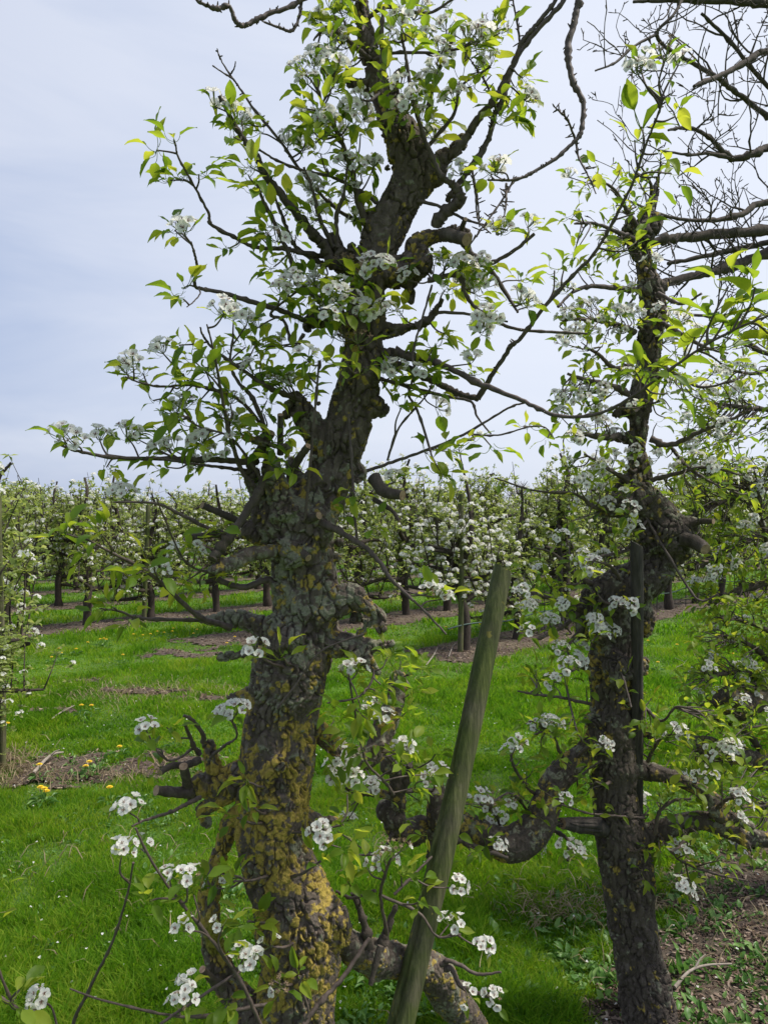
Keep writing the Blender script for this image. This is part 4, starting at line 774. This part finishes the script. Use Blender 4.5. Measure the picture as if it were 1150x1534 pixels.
def grid(x0, x1, y0, y1, st, fn=None):
    xs = np.arange(x0, x1+1e-6, st); ys = np.arange(y0, y1+1e-6, st); X, Y = np.meshgrid(xs, ys); nx = len(xs)
    i = (np.arange(len(ys)-1)[:, None]*nx+np.arange(nx-1)[None]).ravel(); q = np.stack([i, i+1, i+nx+1, i+nx], -1); return X.ravel(), Y.ravel(), q
mb = MB()
X, Y, q = grid(-24, 26, -6, 44, .2); Z = gz(X, Y); edge = np.minimum.reduce([X+24, 26-X, Y+6, 44-Y]); Z = Z*sm(0, 2, edge); mb.add(np.stack([X, Y, Z], -1), q=q)
R_ = 900
for (a, b, c_, d) in [(-R_, -24, -R_, R_), (26, R_, -R_, R_), (-24, 26, -R_, -6), (-24, 26, 44, R_)]: mb.add([(a, c_, 0), (b, c_, 0), (b, d, 0), (a, d, 0)], q=[(0, 1, 2, 3)])
tag(mb.build('ground', M['turf']), kind='structure')
mb = MB()
for (x0, x1, y0, y1, st) in [(-9, 9, 2, 14, .045), (-14, 24, 14, 40, .16), (.3, 5, .8, 2, .045), (9, 16, 6, 14, .08)]:
    X, Y, q = grid(x0, x1, y0, y1, st); m = soil_mask(X, Y); keep = (m[q] > .30).all(1); q = q[keep]
    p3 = np.stack([X*7, Y*7, 0*X], -1); Z = gz(X, Y)+.004+.016*sm(.4, 1, m)*(.3+fbm(p3, 3, 3)); used = np.unique(q); re = np.zeros(len(X), int); re[used] = np.arange(len(used))
    mb.add(np.stack([X, Y, Z], -1)[used], q=re[q])
tag(mb.build('soil', M['soil']), kind='structure')
# grass blades
def blades(N_, d0, d1, wd, ht, seed, spread=.66, keep_soil=.03):
    g = np.random.default_rng(seed); u = g.random(N_); d = np.exp(np.log(d0)+u*(np.log(d1)-np.log(d0))); x = (g.random(N_)*2-1)*spread*d; y = d
    m = soil_mask(x, y); k = (g.random(N_) > m*1.15) | (g.random(N_) < keep_soil); x, y = x[k], y[k]; n = len(x)
    cl = fbm(np.stack([x*3.2, y*3.2, 0*x], -1), 50, 3); fine = fbm(np.stack([x*14, y*14, 0*x], -1), 51, 2)
    h = ht*(.35+1.0*sm(.3, .72, cl))*(.45+.9*fine)*(.6+.7*g.random(n)); h = np.where(m[k] > .4, h*.6, h); w = wd*(.6+.8*g.random(n))
    a = g.random(n)*6.283; b = g.random(n)*6.283; ln = .25+.8*g.random(n); sx, sy = np.cos(a)*w*.5, np.sin(a)*w*.5; lx, ly = np.cos(b)*h*ln, np.sin(b)*h*ln; z = gz(x, y)-.004
    V = np.stack([np.stack([x-sx, y-sy, z], -1), np.stack([x+sx, y+sy, z], -1), np.stack([x+sx*.8+lx*.35, y+sy*.8+ly*.35, z+h*.62], -1), np.stack([x-sx*.8+lx*.35, y-sy*.8+ly*.35, z+h*.62], -1), np.stack([x+lx, y+ly, z+h*.95], -1)], 1)
    i = np.arange(n)*5; return V.reshape(-1, 3), np.stack([i, i+1, i+2, i+3], -1), np.stack([i+3, i+2, i+4], -1)
mb = MB()
for a in [(250000, 1.9, 4.5, .0036, .058, 1), (240000, 4.5, 9.5, .0065, .062, 2), (130000, 9.5, 24, .014, .075, 3, .85)]:
    V, q, t = blades(*a); n0 = mb.n; mb.add(V, q=q); mb.t.append(t+n0); mb.mt.append(np.zeros(len(t), np.int32))
tag(mb.build('grass', M['grass']), 'lush short green grass between the rows of trees', 'grass', kind='stuff')
# dry grass by the left soil patch and here and there
def drytufts(cx, cy, rx, ry, n, g):
    x = cx+g.normal(0, rx, n); y = cy+g.normal(0, ry, n); h = .03+.07*g.random(n); a = g.random(n)*6.28; b = g.random(n)*6.28; w = .0022; z = gz(x, y)
    sx, sy = np.cos(a)*w, np.sin(a)*w; lx, ly = np.cos(b)*h*1.1, np.sin(b)*h*1.1
    V = np.stack([np.stack([x-sx, y-sy, z], -1), np.stack([x+sx, y+sy, z], -1), np.stack([x+sx+lx*.4, y+sy+ly*.4, z+h*.6], -1), np.stack([x-sx+lx*.4, y-sy+ly*.4, z+h*.6], -1), np.stack([x+lx, y+ly, z+h*.7], -1)], 1); i = np.arange(n)*5
    return V.reshape(-1, 3), np.stack([i, i+1, i+2, i+3], -1), np.stack([i+3, i+2, i+4], -1)
mb = MB(); g = np.random.default_rng(9)
for (cx, cy, rx, ry, n) in [(-2.5, 4.5, .16, .2, 1500), (-1.9, 4.4, .4, .1, 400), (-1.4, 4.6, .15, .15, 150), (-2.15, 6.5, .5, .25, 900), (.62, 2.95, .10, .06, 260), (1.0, 3.05, .25, .12, 500), (1.2, 2.7, .4, .3, 300), (-.9, 3.2, .5, .4, 300), (.5, 7.9, 1.2, .5, 800), (3, 10, 2, 1.5, 1200), (.45, 3.6, .07, .05, 260)]:
    V, q, t = drytufts(cx, cy, rx, ry, n, g); n0 = mb.n; mb.add(V, q=q); mb.t.append(t+n0); mb.mt.append(np.zeros(len(t), np.int32))
tag(mb.build('dry_grass', M['dry']), 'straw coloured dead grass on and around the bare soil', 'dry grass', kind='stuff')
# chips and litter on the mulch
g = np.random.default_rng(4); n = 110000; d = np.exp(np.log(2.0)+g.random(n)*(np.log(15)-np.log(2.0))); x = (g.random(n)*2-1)*.62*d; k = soil_mask(x, d) > .42; x, y = x[k], d[k]; n = len(x)
a = g.random(n)*6.28; el_ = g.normal(0, .35, n); dr = np.stack([np.cos(a), np.sin(a), el_], -1); up = np.stack([g.normal(0, .4, n), g.normal(0, .4, n), np.ones(n)], -1)
R = frames(dr, up); box = (np.array([(-.5, -.5, 0), (.5, -.5, 0), (.5, .5, 0), (-.5, .5, 0), (-.4, -.4, .25), (.4, -.4, .25), (.4, .4, .25), (-.4, .4, .25)])*np.array((.35, 1, .3)), np.array([(4, 5, 6, 7), (0, 1, 5, 4), (1, 2, 6, 5), (2, 3, 7, 6), (3, 0, 4, 7)]))
mb = MB(); scatter(mb, box, np.stack([x, y, gz(x, y)+.022], -1), R, (.008+.028*g.random(n)**2)*np.where(y < 5, .8, 1.25)); tag(mb.build('wood_chips', M['chip'], smooth=False), 'brown bark chips and twig litter on the mulched strips', 'wood chips', kind='stuff')
# low broad-leaved weeds
mb = MB(); g = np.random.default_rng(14); spots = []
for k in range(1100):
    x = g.uniform(.1, 2.6); s_ = g.normal(0, .42); p = np.array((.55, 2.33))+ROW*(x-.55)*1.35+PERP*(s_-.12); spots.append((p[0], p[1], g.uniform(.5, 1.2)))
for (a, b) in [(130, 1150), (150, 1165), (110, 1170), (90, 1150), (60, 1020), (160, 1215), (200, 1215), (240, 1240), (120, 1240), (350, 1210), (560, 1500), (620, 1480), (760, 1500), (800, 1470), (820, 1440), (560, 1530), (300, 1330), (210, 1330), (170, 1320)]:
    d = 1.6*F/(b-767)
    for k in range(7): spots.append((((a-575)/F*d)+g.normal(0, .09), d+g.normal(0, .09), g.uniform(.5, 1)))
for k in range(420):
    y_ = g.uniform(2.1, 6.5); spots.append((g.uniform(-.56, .45)*y_, y_, g.uniform(.35, .8)))
for (x, y, s_) in spots:
    n = g.integers(7, 15); a = g.random(n)*6.28; e = g.uniform(.1, 1.1, n); dr = np.stack([np.cos(a)*np.cos(e), np.sin(a)*np.cos(e), np.sin(e)], -1); up = np.tile((0., 0, 1), (n, 1))+g.normal(0, .25, (n, 3))
    pos = np.stack([x+g.normal(0, .02, n), y+g.normal(0, .02, n), gz(np.full(n, x), np.full(n, y))+.004], -1)
    scatter(mb, LEAVES[int(g.integers(0, 8))], pos, frames(dr, up), s_*g.uniform(.022, .045, n))
tag(mb.build('weeds', M['weed']), 'low broad leaved weeds growing over the bare soil', 'weeds', kind='stuff')
# fallen petals
mb = MB(); g = np.random.default_rng(24); n = 420; d = 2.1+g.random(n)**1.5*6; x = g.uniform(-.55, .6, n)*d; R = frames(g.normal(0, 1, (n, 3))*np.array((1, 1, .2)), np.tile((0., 0, 1), (n, 1))+g.normal(0, .3, (n, 3)))
scatter(mb, petal_grid(cup=.6), np.stack([x, d, gz(x, d)+.03+.02*g.random(n)], -1), R, g.uniform(.7, 1.0, n)); tag(mb.build('fallen_petals', M['petal']), 'small white petals scattered over the grass', 'petals', kind='stuff')

# ------------------------------------------------------------------ dandelions, twigs on the ground
def dandelion_mesh(seed):
    r = random.Random(seed); mb = MB(); h = r.uniform(.05, .09); tube(mb, [(0, 0, 0), (.004, 0, h*.5), (.0, .003, h)], .0018, 6, mat=1)
    for ring, (n, L_, z, up) in enumerate([(16, .018, 0, .15), (13, .014, .002, .5), (9, .009, .004, 1.0)]):
        for k in range(n):
            a = k*6.283/n+ring*.3; c, s_ = math.cos(a), math.sin(a); w = .0026; e = (c*L_, s_*L_, L_*math.sin(up)*.5)
            V = [(c*.001-s_*w*.4, s_*.001+c*w*.4, 0), (c*.001+s_*w*.4, s_*.001-c*w*.4, 0), (e[0]+s_*w, e[1]-c*w, e[2]), (e[0]-s_*w, e[1]+c*w, e[2])]
            mb.add(np.array(V)+np.array((0, .003, h+z)), q=[(0, 1, 2, 3)], mat=0)
    for k in range(7):
        a = k*.9+r.random(); dr = np.array([(math.cos(a), math.sin(a), .35)]); scatter(mb, LEAVES[6], [(0, 0, 0)], frames(dr, np.array([(0, 0, 1.)])), [r.uniform(.04, .065)], mat=1)
    m = mb.mesh('dandelion'); m.materials.append(M['yellow']); m.materials.append(M['weed']); return m
DM = [dandelion_mesh(i) for i in range(3)]
dl = [(88, 975), (115, 972), (132, 967), (150, 962), (156, 957), (160, 963), (200, 954), (214, 952), (226, 955), (236, 950), (246, 948), (258, 951), (260, 945), (290, 950), (295, 948), (92, 982), (78, 984), (22, 982), (184, 986), (340, 965), (352, 960)]
d2 = [(122, 1068), (137, 1063), (12, 1098)]
d3 = [(60, 1165), (128, 1158), (134, 1160), (62, 1198), (70, 1196), (66, 1202), (165, 1201), (180, 1127), (262, 1115)]
d4 = [(188, 898), (200, 896), (208, 893), (222, 897), (650, 905), (668, 943), (676, 946), (718, 935), (722, 942), (757, 933), (1000, 888), (1012, 886), (990, 890), (640, 908), (1070, 880), (1085, 885), (1100, 876)]
d5 = [(1013, 971), (1063, 972), (970, 960), (985, 1000), (1096, 985), (905, 1060)]
k_ = 0
for lst, lab, grp in [(dl, 'yellow dandelion in the grass at the edge of the far mulch on the left', 'dandelions at the far left lane edge'), (d2, 'yellow dandelion in the middle of the left grass lane', 'dandelions in the left lane'), (d3, 'yellow dandelion beside the bare soil patch on the left', 'dandelions by the soil patch'), (d4, 'tiny yellow dandelion in the lane between the background rows', 'dandelions between the far rows'), (d5, 'yellow dandelion in the mown lane right of the slim dark tree', 'dandelions in the right lane')]:
    for (a, b) in lst:
        d = 1.6*F/(b+8-767); x = (a-575)/F*d; o = place(DM[k_ % 3], 'dandelion', None, (x, d, float(gz(np.array([x]), np.array([d]))[0])+.015)); o.rotation_euler.z = k_*1.7; o.scale = (1.0,)*3 if d > 4 else (.8,)*3; tag(o, lab, 'dandelion', grp); k_ += 1
def fallen(pts, r, label):
    W = []
    for (a, b) in pts: d = 1.6*F/(b-767); W.append(((a-575)/F*d, d, 0))
    W = catmull(W, 5); W[:, 2] = gz(W[:, 0], W[:, 1])+.035; W[:, 2] += np.sin(np.linspace(0, 3, len(W)))*.02
    mb = MB(); tube(mb, W-W[0], np.linspace(r, r*.5, len(W)), 7); mid = W[len(W)//2]-W[0]; e = mid+np.array((.05, .03, .03)); tube(mb, [mid, (mid+e)/2+(0, 0, .008), e], [r*.6, r*.5, r*.3], 5)
    o = mb.build('fallen_twig', M['dead']); o.location = W[0]; tag(o, label, 'twig')
fallen([(638, 1003), (648, 992), (655, 975)], .008, 'pale curved twig standing out on the mulch behind the big trunk')
fallen([(672, 988), (678, 975), (682, 968)], .006, 'short pale twig on the mulch beside the green stake')
fallen([(78, 1085), (92, 1078), (112, 1064)], .007, 'grey twig lying in the left grass lane near two dandelions')
fallen([(50, 1170), (75, 1148), (95, 1138)], .012, 'thick grey stick on the left soil patch')
fallen([(1010, 1490), (1040, 1470), (1095, 1455)], .006, 'thin stick on the soil right of the slim dark trunk')
fallen([(1010, 990), (1025, 1000), (1012, 1006)], .004, 'pale dry stem in the mown lane on the right')

# ------------------------------------------------------------------ posts
def post(name, x0, y0, z0, x1, y1, z1, r0, r1, m, label, cat, group=None, crackn=1, facet=0, seed=0, top_slant=0.):
    a, b = np.array((x0, y0, z0)), np.array((x1, y1, z1)); L_ = np.linalg.norm(b-a); n = max(8, int(L_/.02)); t = np.linspace(0, 1, n); S_ = 40
    g = random.Random(seed); th = np.arange(S_)*2*math.pi/S_; axis = (b-a)/L_; u = np.cross(axis, (0, 1., 0)); u /= np.linalg.norm(u); w = np.cross(axis, u); V = []
    cks = [(g.uniform(4.0, 5.2) if k == 0 else g.uniform(0, 6.3), g.uniform(.0, .2), g.uniform(.8, 1.)) for k in range(crackn)]
    for i, ti in enumerate(t):
        R0 = r0+(r1-r0)*ti; rad = R0*(1+.03*np.sin(3*th+ti*4+seed)+.02*np.sin(7*th-ti*9)+.018*np.sin(13*th+3*np.sin(ti*6))+.02*math.sin(ti*23+seed))
        for (ca, c0, cc) in cks:
            if c0 < ti < cc: dth = (th-(ca+.25*math.sin(ti*5)+3.14)) % 6.283-3.14; rad = rad-R0*.30*np.exp(-(dth/.12)**2)
        if i in (0, n-1): rad = rad*.94
        c = a+(b-a)*ti+u*.006*math.sin(ti*5+seed); V.append(c+rad[:, None]*(np.cos(th)[:, None]*u+np.sin(th)[:, None]*w)+(axis*(np.cos(th)*top_slant*R0)[:, None] if i == n-1 else 0))
    V = np.concatenate(V); ii = np.arange(n-1)[:, None]*S_; j = np.arange(S_)[None]; k = (j+1) % S_; q = np.stack([ii+j, ii+k, ii+S_+k, ii+S_+j], -1).reshape(-1, 4)
    mb = MB(); mb.add(V, q=q); top = V[-S_:]; jj = np.arange(S_); mb.add(np.vstack([top, top.mean(0)+axis*.003]), t=np.stack([jj, (jj+1) % S_, np.full(S_, S_)], -1))
    o = mb.build(name, m, None, a); o.location = a; tag(o, label, cat, group); return o
pb = P(543, 1785, 1.74); pt = P(755, 852, 2.0)
post('wooden_post', pb[0], pb[1], max(0, pb[2]-.02), pt[0], pt[1], pt[2], .0335, .0265, M['post'], 'leaning round wooden post, green with algae, between the two big trees', 'post', crackn=2, seed=2, top_slant=.25)
sb, st = P(970, 1534, 2.40), P(950, 815, 2.15)
post('wooden_stake', sb[0], sb[1]+.05, 0, st[0], st[1], st[2], .017, .018, M['stake'], 'dark weathered stake standing tight against the slim dark pear tree', 'stake', crackn=3, seed=6, top_slant=.6)
# black pipe end on the soil at the right
d = 3.45; p0 = P(1095, 1284, d); mb = MB(); c = catmull([(0, 0, 0), (.05, .02, .05), (.10, .03, .05), (.14, .05, -.01)], 6); tube(mb, c, .022, 14); tube(mb, c[8:12], .026, 14)
o = mb.build('pipe', M['black']); o.location = (p0[0], p0[1], .02); tag(o, 'short black bent pipe end poking from the ground under the right hand limbs', 'pipe')

# ------------------------------------------------------------------ orchard rows behind
FQ = (np.array([(0, 0, 0), (.27, .5, .07), (0, 1, -.12), (-.27, .5, .07)], float), np.array([(0, 1, 2, 3)]))
def petals5():
    V = []; Q = []
    for k in range(5):
        a = k*1.2566; c, s_ = math.cos(a), math.sin(a); n = len(V)
        for (l, w, z) in [(0, 0, 0), (.55, .42, .1), (1, 0, .25), (.55, -.42, .1)]: V.append((c*l-s_*w, s_*l+c*w, z))
        Q.append((n, n+1, n+2, n+3))
    return np.array(V), np.array(Q)
P5 = petals5()
def orchard_tree(seed, bloom=1., dens=1., H=2.3, light=False, low=.30):
    r = random.Random(seed); g = np.random.default_rng(seed); wood, leaf, blo = MB(), MB(), MB(); axes = []
    ln = [(0, 0, -.05), (r.uniform(-.03, .03), r.uniform(-.03, .03), .4), (r.uniform(-.07, .07), r.uniform(-.07, .07), .85), (r.uniform(-.1, .1), r.uniform(-.1, .1), 1.3), (r.uniform(-.1, .1), r.uniform(-.1, .1), 1.75), (r.uniform(-.1, .1), r.uniform(-.1, .1), H)]
    c = catmull(ln, 5); rad = np.interp(c[:, 2], [0, .6, 1.3, 2.3], [.060, .048, .032, .006]); rad = rad*(1+np.array([r.uniform(-.12, .25) for _ in rad])); tube(wood, c, rad, 10 if not light else 5)
    for p in c[6:]: axes.append((p, p))
    for k in range(9 if not light else 5):
        z = r.uniform(low+.06, 1.6); i = int(np.abs(c[:, 2]-z).argmin()); p = c[i]; a = r.choice((0, math.pi))+r.gauss(0, .55)+math.atan2(ROW[1], ROW[0]); L_ = r.uniform(.3, .62)
        e = p+np.array((math.cos(a)*L_, math.sin(a)*L_, r.uniform(-.1, .22))); b = catmull([p, (p+e)/2+np.array((r.uniform(-.06, .06), r.uniform(-.06, .06), r.uniform(-.08, .06))), e], 5); tube(wood, b, np.linspace(.032, .013, len(b))*np.array([r.uniform(.85, 1.4) for _ in b]), 7 if not light else 4)
        for m in range(4 if not light else 2):
            q = b[r.randrange(3, len(b))]; hh = r.uniform(.35, 1.0)*max(.2, min(1, (H-q[2])/1.05)); t2 = q+np.array((r.gauss(0, .14), r.gauss(0, .14), hh)); t = catmull([q, (q+t2)/2+np.array((r.gauss(0, .05), r.gauss(0, .05), 0)), t2], 5); tube(wood, t, np.linspace(.009, .003, len(t)), 5 if not light else 3, cap=False); axes += [(x_, x_) for x_ in t[1:]]
        axes += [(x_, x_) for x_ in b]
    A = np.array([a[0] for a in axes]); nr = int((520 if not light else 75)*dens); hi = A[g.integers(0, len(A), nr)]; off = g.normal(0, .085, (nr, 3)); C_ = hi+off; C_[:, 2] = np.maximum(C_[:, 2], low)
    if not light:
        for k in range(0, nr, 2): tube(wood, [hi[k], C_[k]], [.003, .002], 3, cap=False)
    nl = 6 if not light else 5; pos = np.repeat(C_, nl, 0); n = len(pos); dr = g.normal(0, 1, (n, 3)); dr[:, 2] = dr[:, 2]*.6+.1; up = np.tile((0., 0, 1), (n, 1))+g.normal(0, .5, (n, 3)); scatter(leaf, FQ, pos, frames(dr, up), g.uniform(.038, .066, n)*(1 if not light else 1.75))
    nb = int((125 if not light else 34)*bloom); ci = g.integers(0, nr, nb); nf = 8 if not light else 3; cpos = np.repeat(C_[ci]+np.array((0, 0, .02)), nf, 0); n = len(cpos); d3_ = g.normal(0, 1, (n, 3)); d3_[:, 2] = np.abs(d3_[:, 2]); d3_ /= np.linalg.norm(d3_, axis=1)[:, None]; cpos = cpos+d3_*.032*(1 if not light else 1.2)
    z = d3_+g.normal(0, .3, (n, 3)); R = frames(np.cross(z, (.3, .9, .1)), z); scatter(blo, P5, cpos, R, g.uniform(.014, .019, n)*(1 if not light else 1.8))
    return wood, leaf, blo
VAR = []
for i in range(8):
    w, l, b = orchard_tree(100+i, bloom=[.85, 1.2, .6, .95, .75, 1.1, 3.6, .6][i], H=[1.95, 2.05, 1.85, 1.98, 1.9, 2.0, 2.4, 1.85][i], dens=[1, 1, 1, 1, 1, 1, .7, 1.5][i], low=.30 if i < 7 else .1)
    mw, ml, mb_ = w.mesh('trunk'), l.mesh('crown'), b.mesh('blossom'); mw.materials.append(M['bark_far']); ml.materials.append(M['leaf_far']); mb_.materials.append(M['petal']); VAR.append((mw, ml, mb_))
def orchard(i, x, y, rz, sc, label, group=None):
    r_ = empty('pear_tree', (x, y, 0)); r_.rotation_euler.z = rz; r_.scale = sc; tag(r_, label, 'pear tree', group)
    for me, nm in zip(VAR[i], ('trunk', 'crown', 'blossom')): place(me, nm, r_, (0, 0, 0))
    return r_
def pole(x, y, h, r, lean, m, label, group, tilt=0):
    o = post('wooden_stake', x, y, 0, x+lean, y, h, r, r*.95, m, label, 'stake', group, crackn=1, seed=int(abs(x*31+y*7)) % 50); return o
rg = random.Random(99); ORD = ['first', 'second', 'third', 'fourth', 'fifth', 'sixth', 'seventh', 'eighth']
first = [(695, 6, 'small pear tree smothered in white blossom beside a green stake, behind the leaning post'), (775, 1, 'pear tree with a double dark trunk just right of the heavily blossoming one'), (840, 3, 'pear tree half hidden behind the slim dark trunk, third right of the leaning post'), (905, 2, 'background pear tree hidden low behind the burl of the slim dark tree'),
         (975, 4, 'background pear tree directly right of the slim dark trunk, at the mulch edge'), (1027, 0, 'background pear tree with a bare lower trunk, second right of the slim dark trunk'), (1071, 5, 'background pear tree with a short trunk, third right of the slim dark trunk')]
cnt = 0; lefts = []
for k in range(0, 7):
    cc = c1+k*ROWGAP; lo = -60; spacing = 1.04
    for j in range(-40, 80):
        s = s1+j*spacing+(0 if k == 0 else (k*.37 % 1)*spacing+rg.uniform(-.12, .12)); x, y = ROW*s+PERP*cc
        if y < 3 or abs(x) > .60*y+.6: continue
        if k == 0 and j < 0: continue
        if k == 1 and s < s1-1.4: continue
        if k == 6 and cnt > 285: continue
        px = 575+F*x/y; sc = rg.uniform(.9, 1.1)*(1.07 if k < 3 else 1.)
        if k == 0 and j < 7: v, lab, grp = first[j][1], first[j][2], None
        elif k == 0 and px > 1150: continue
        else:
            v = rg.randrange(6); side = 'left of the lichen trunk' if px < 440 else ('between the two big trunks' if px < 930 else 'right of the slim trunk')
            lab = 'blossoming pear tree in the %s background row, %s' % (ORD[k], side); grp = '%s background row, %s' % (ORD[k], side)
        orchard(v, x, y, rg.choice((0, math.pi))+rg.gauss(0, .2), (sc, sc, sc*rg.uniform(.9, 1.12)), lab, grp); cnt += 1
        if (k == 0 and j in (0, 2, 4)) or (0 < k < 4 and rg.random() < .3):
            a = np.array((x, y))-ROW*(.11)-PERP*.03; m = M['post'] if rg.random() < .4 or (k == 0 and j == 0) else M['stake']
            lab2 = {0: 'green weathered stake supporting the small tree smothered in white blossom', 2: 'stake behind the slim dark trunk in the first background row', 4: 'stake at the mulch edge right of the slim dark trunk'}[j] if k == 0 else 'support stake in the %s background row, %s' % (ORD[k], side)
            pole(a[0], a[1], rg.uniform(1.55, 1.9), rg.uniform(.028, .036), rg.uniform(-.05, .05), m, lab2, None if k == 0 else 'stakes of the %s background row, %s' % (ORD[k], side))
# the near tree at the left edge and its tall post
orchard(7, -2.78, 4.85, .4, (.9, .9, .98), 'leafy pear tree cut by the left edge, growing beside a tall green post'); 
pole(-2.37, 4.6, 1.70, .020, -.02, M['post'], 'tall green post at the left edge of the photo beside a pear tree', None)
orchard(7, -2.42, 4.35, 1.3, (.62, .62, .50), 'low young pear shoots in leaf and bloom at the foot of the left edge post')
orchard(3, -3.25, 5.75, .2, (1, 1, 1.0), 'pear tree behind the tall green post at the left edge')
# everything deeper in the orchard
far = [(MB(), MB(), MB())]; W0 = [orchard_tree(300+i, light=True, bloom=1.1, H=1.95) for i in range(4)]
def blob(m): 
    v = np.concatenate(m.v); q = np.concatenate(m.q) if m.q else None; t = np.concatenate(m.t) if m.t else None; return v, q, t
W0 = [[blob(m) for m in w] for w in W0]; mb = MB()
for k in range(6, 24):
    cc = c1+k*ROWGAP; 
    for j in range(-60, 160):
        s = s1+j*1.15+rg.uniform(-.15, .15); x, y = ROW*s+PERP*cc
        if y < 8 or abs(x) > .60*y or y > 75 or (k == 6 and cnt <= 285): continue
        if k > 10 and j % 2: continue
        a = rg.uniform(0, 6.3); c_, s_ = math.cos(a), math.sin(a); Rz = np.array([(c_, -s_, 0), (s_, c_, 0), (0, 0, rg.uniform(.9, 1.12))])
        for mi, (v, q, t) in enumerate(W0[rg.randrange(4)]):
            V = v @ Rz.T+np.array((x, y, 0)); n0 = mb.n; mb.add(V, q=q, mat=mi)
            if t is not None: mb.t.append(t+n0); mb.mt.append(np.full(len(t), mi, np.int32))
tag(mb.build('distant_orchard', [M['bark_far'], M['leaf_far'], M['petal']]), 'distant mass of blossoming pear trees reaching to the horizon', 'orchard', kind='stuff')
# far bare trees on the skyline
r = random.Random(3)
for (px, d, h, lab) in [(775, 130, 7.5, 'hazy bare tree far off on the skyline, right of the heavily blossoming tree'), (800, 135, 6.5, 'lower hazy bare tree on the skyline just left of the slim dark trunk')]:
    mb = MB(); base = P(px, 0, d); base[2] = 0; tube(mb, [(0, 0, 0), (.1, 0, h*.3), (0, .1, h*.6)], [.3, .22, .12], 8)
    for k in range(60):
        z = r.uniform(.25, .6)*h; a = r.uniform(0, 6.3); L_ = r.uniform(.25, .5)*h; e = np.array((math.cos(a)*L_*.6, math.sin(a)*L_*.6, z+L_*.7)); tube(mb, [(0, 0, z), e*.5+np.array((0, 0, z*.5+.1)), e], [.08, .05, .02], 4)
        for m in range(8):
            q = np.array((0, 0, z))*.4+e*.6+np.array([r.gauss(0, .25) for _ in range(3)]); tube(mb, [q, q+np.array((r.gauss(0, .5), r.gauss(0, .5), r.uniform(.2, 1)))], [.03, .012], 3, cap=False)
    o = mb.build('bare_tree', M['twig']); o.location = base; tag(o, lab, 'tree')
# irrigation hose along the first background row
a = BASE1-ROW*.35+PERP*-.06; b = BASE1+ROW*9; n = 60; t = np.linspace(0, 1, n); W = np.stack([a[0]+(b[0]-a[0])*t, a[1]+(b[1]-a[1])*t, .30+.02*np.sin(t*40)], -1)
mb = MB(); tube(mb, W, .009, 6); tag(mb.build('irrigation_hose', M['hose']), 'thin green irrigation hose strung low along the first background row', 'hose')
for k in range(9):
    p = BASE1+ROW*(.5+k*1.04)+PERP*-.05; mb = MB(); tube(mb, [(0, 0, 0), (.004, 0, .3), (0, 0, .62)], .007, 6); o = mb.build('thin_stake', M['stake']); o.location = (p[0], p[1], 0); tag(o, 'thin dark rod carrying the hose in the first background row', 'stake', 'thin rods along the hose')
print('verts', len(bpy.data.objects['trunk'].data.vertices)); print('trees', cnt, 'objects', len(S.objects))
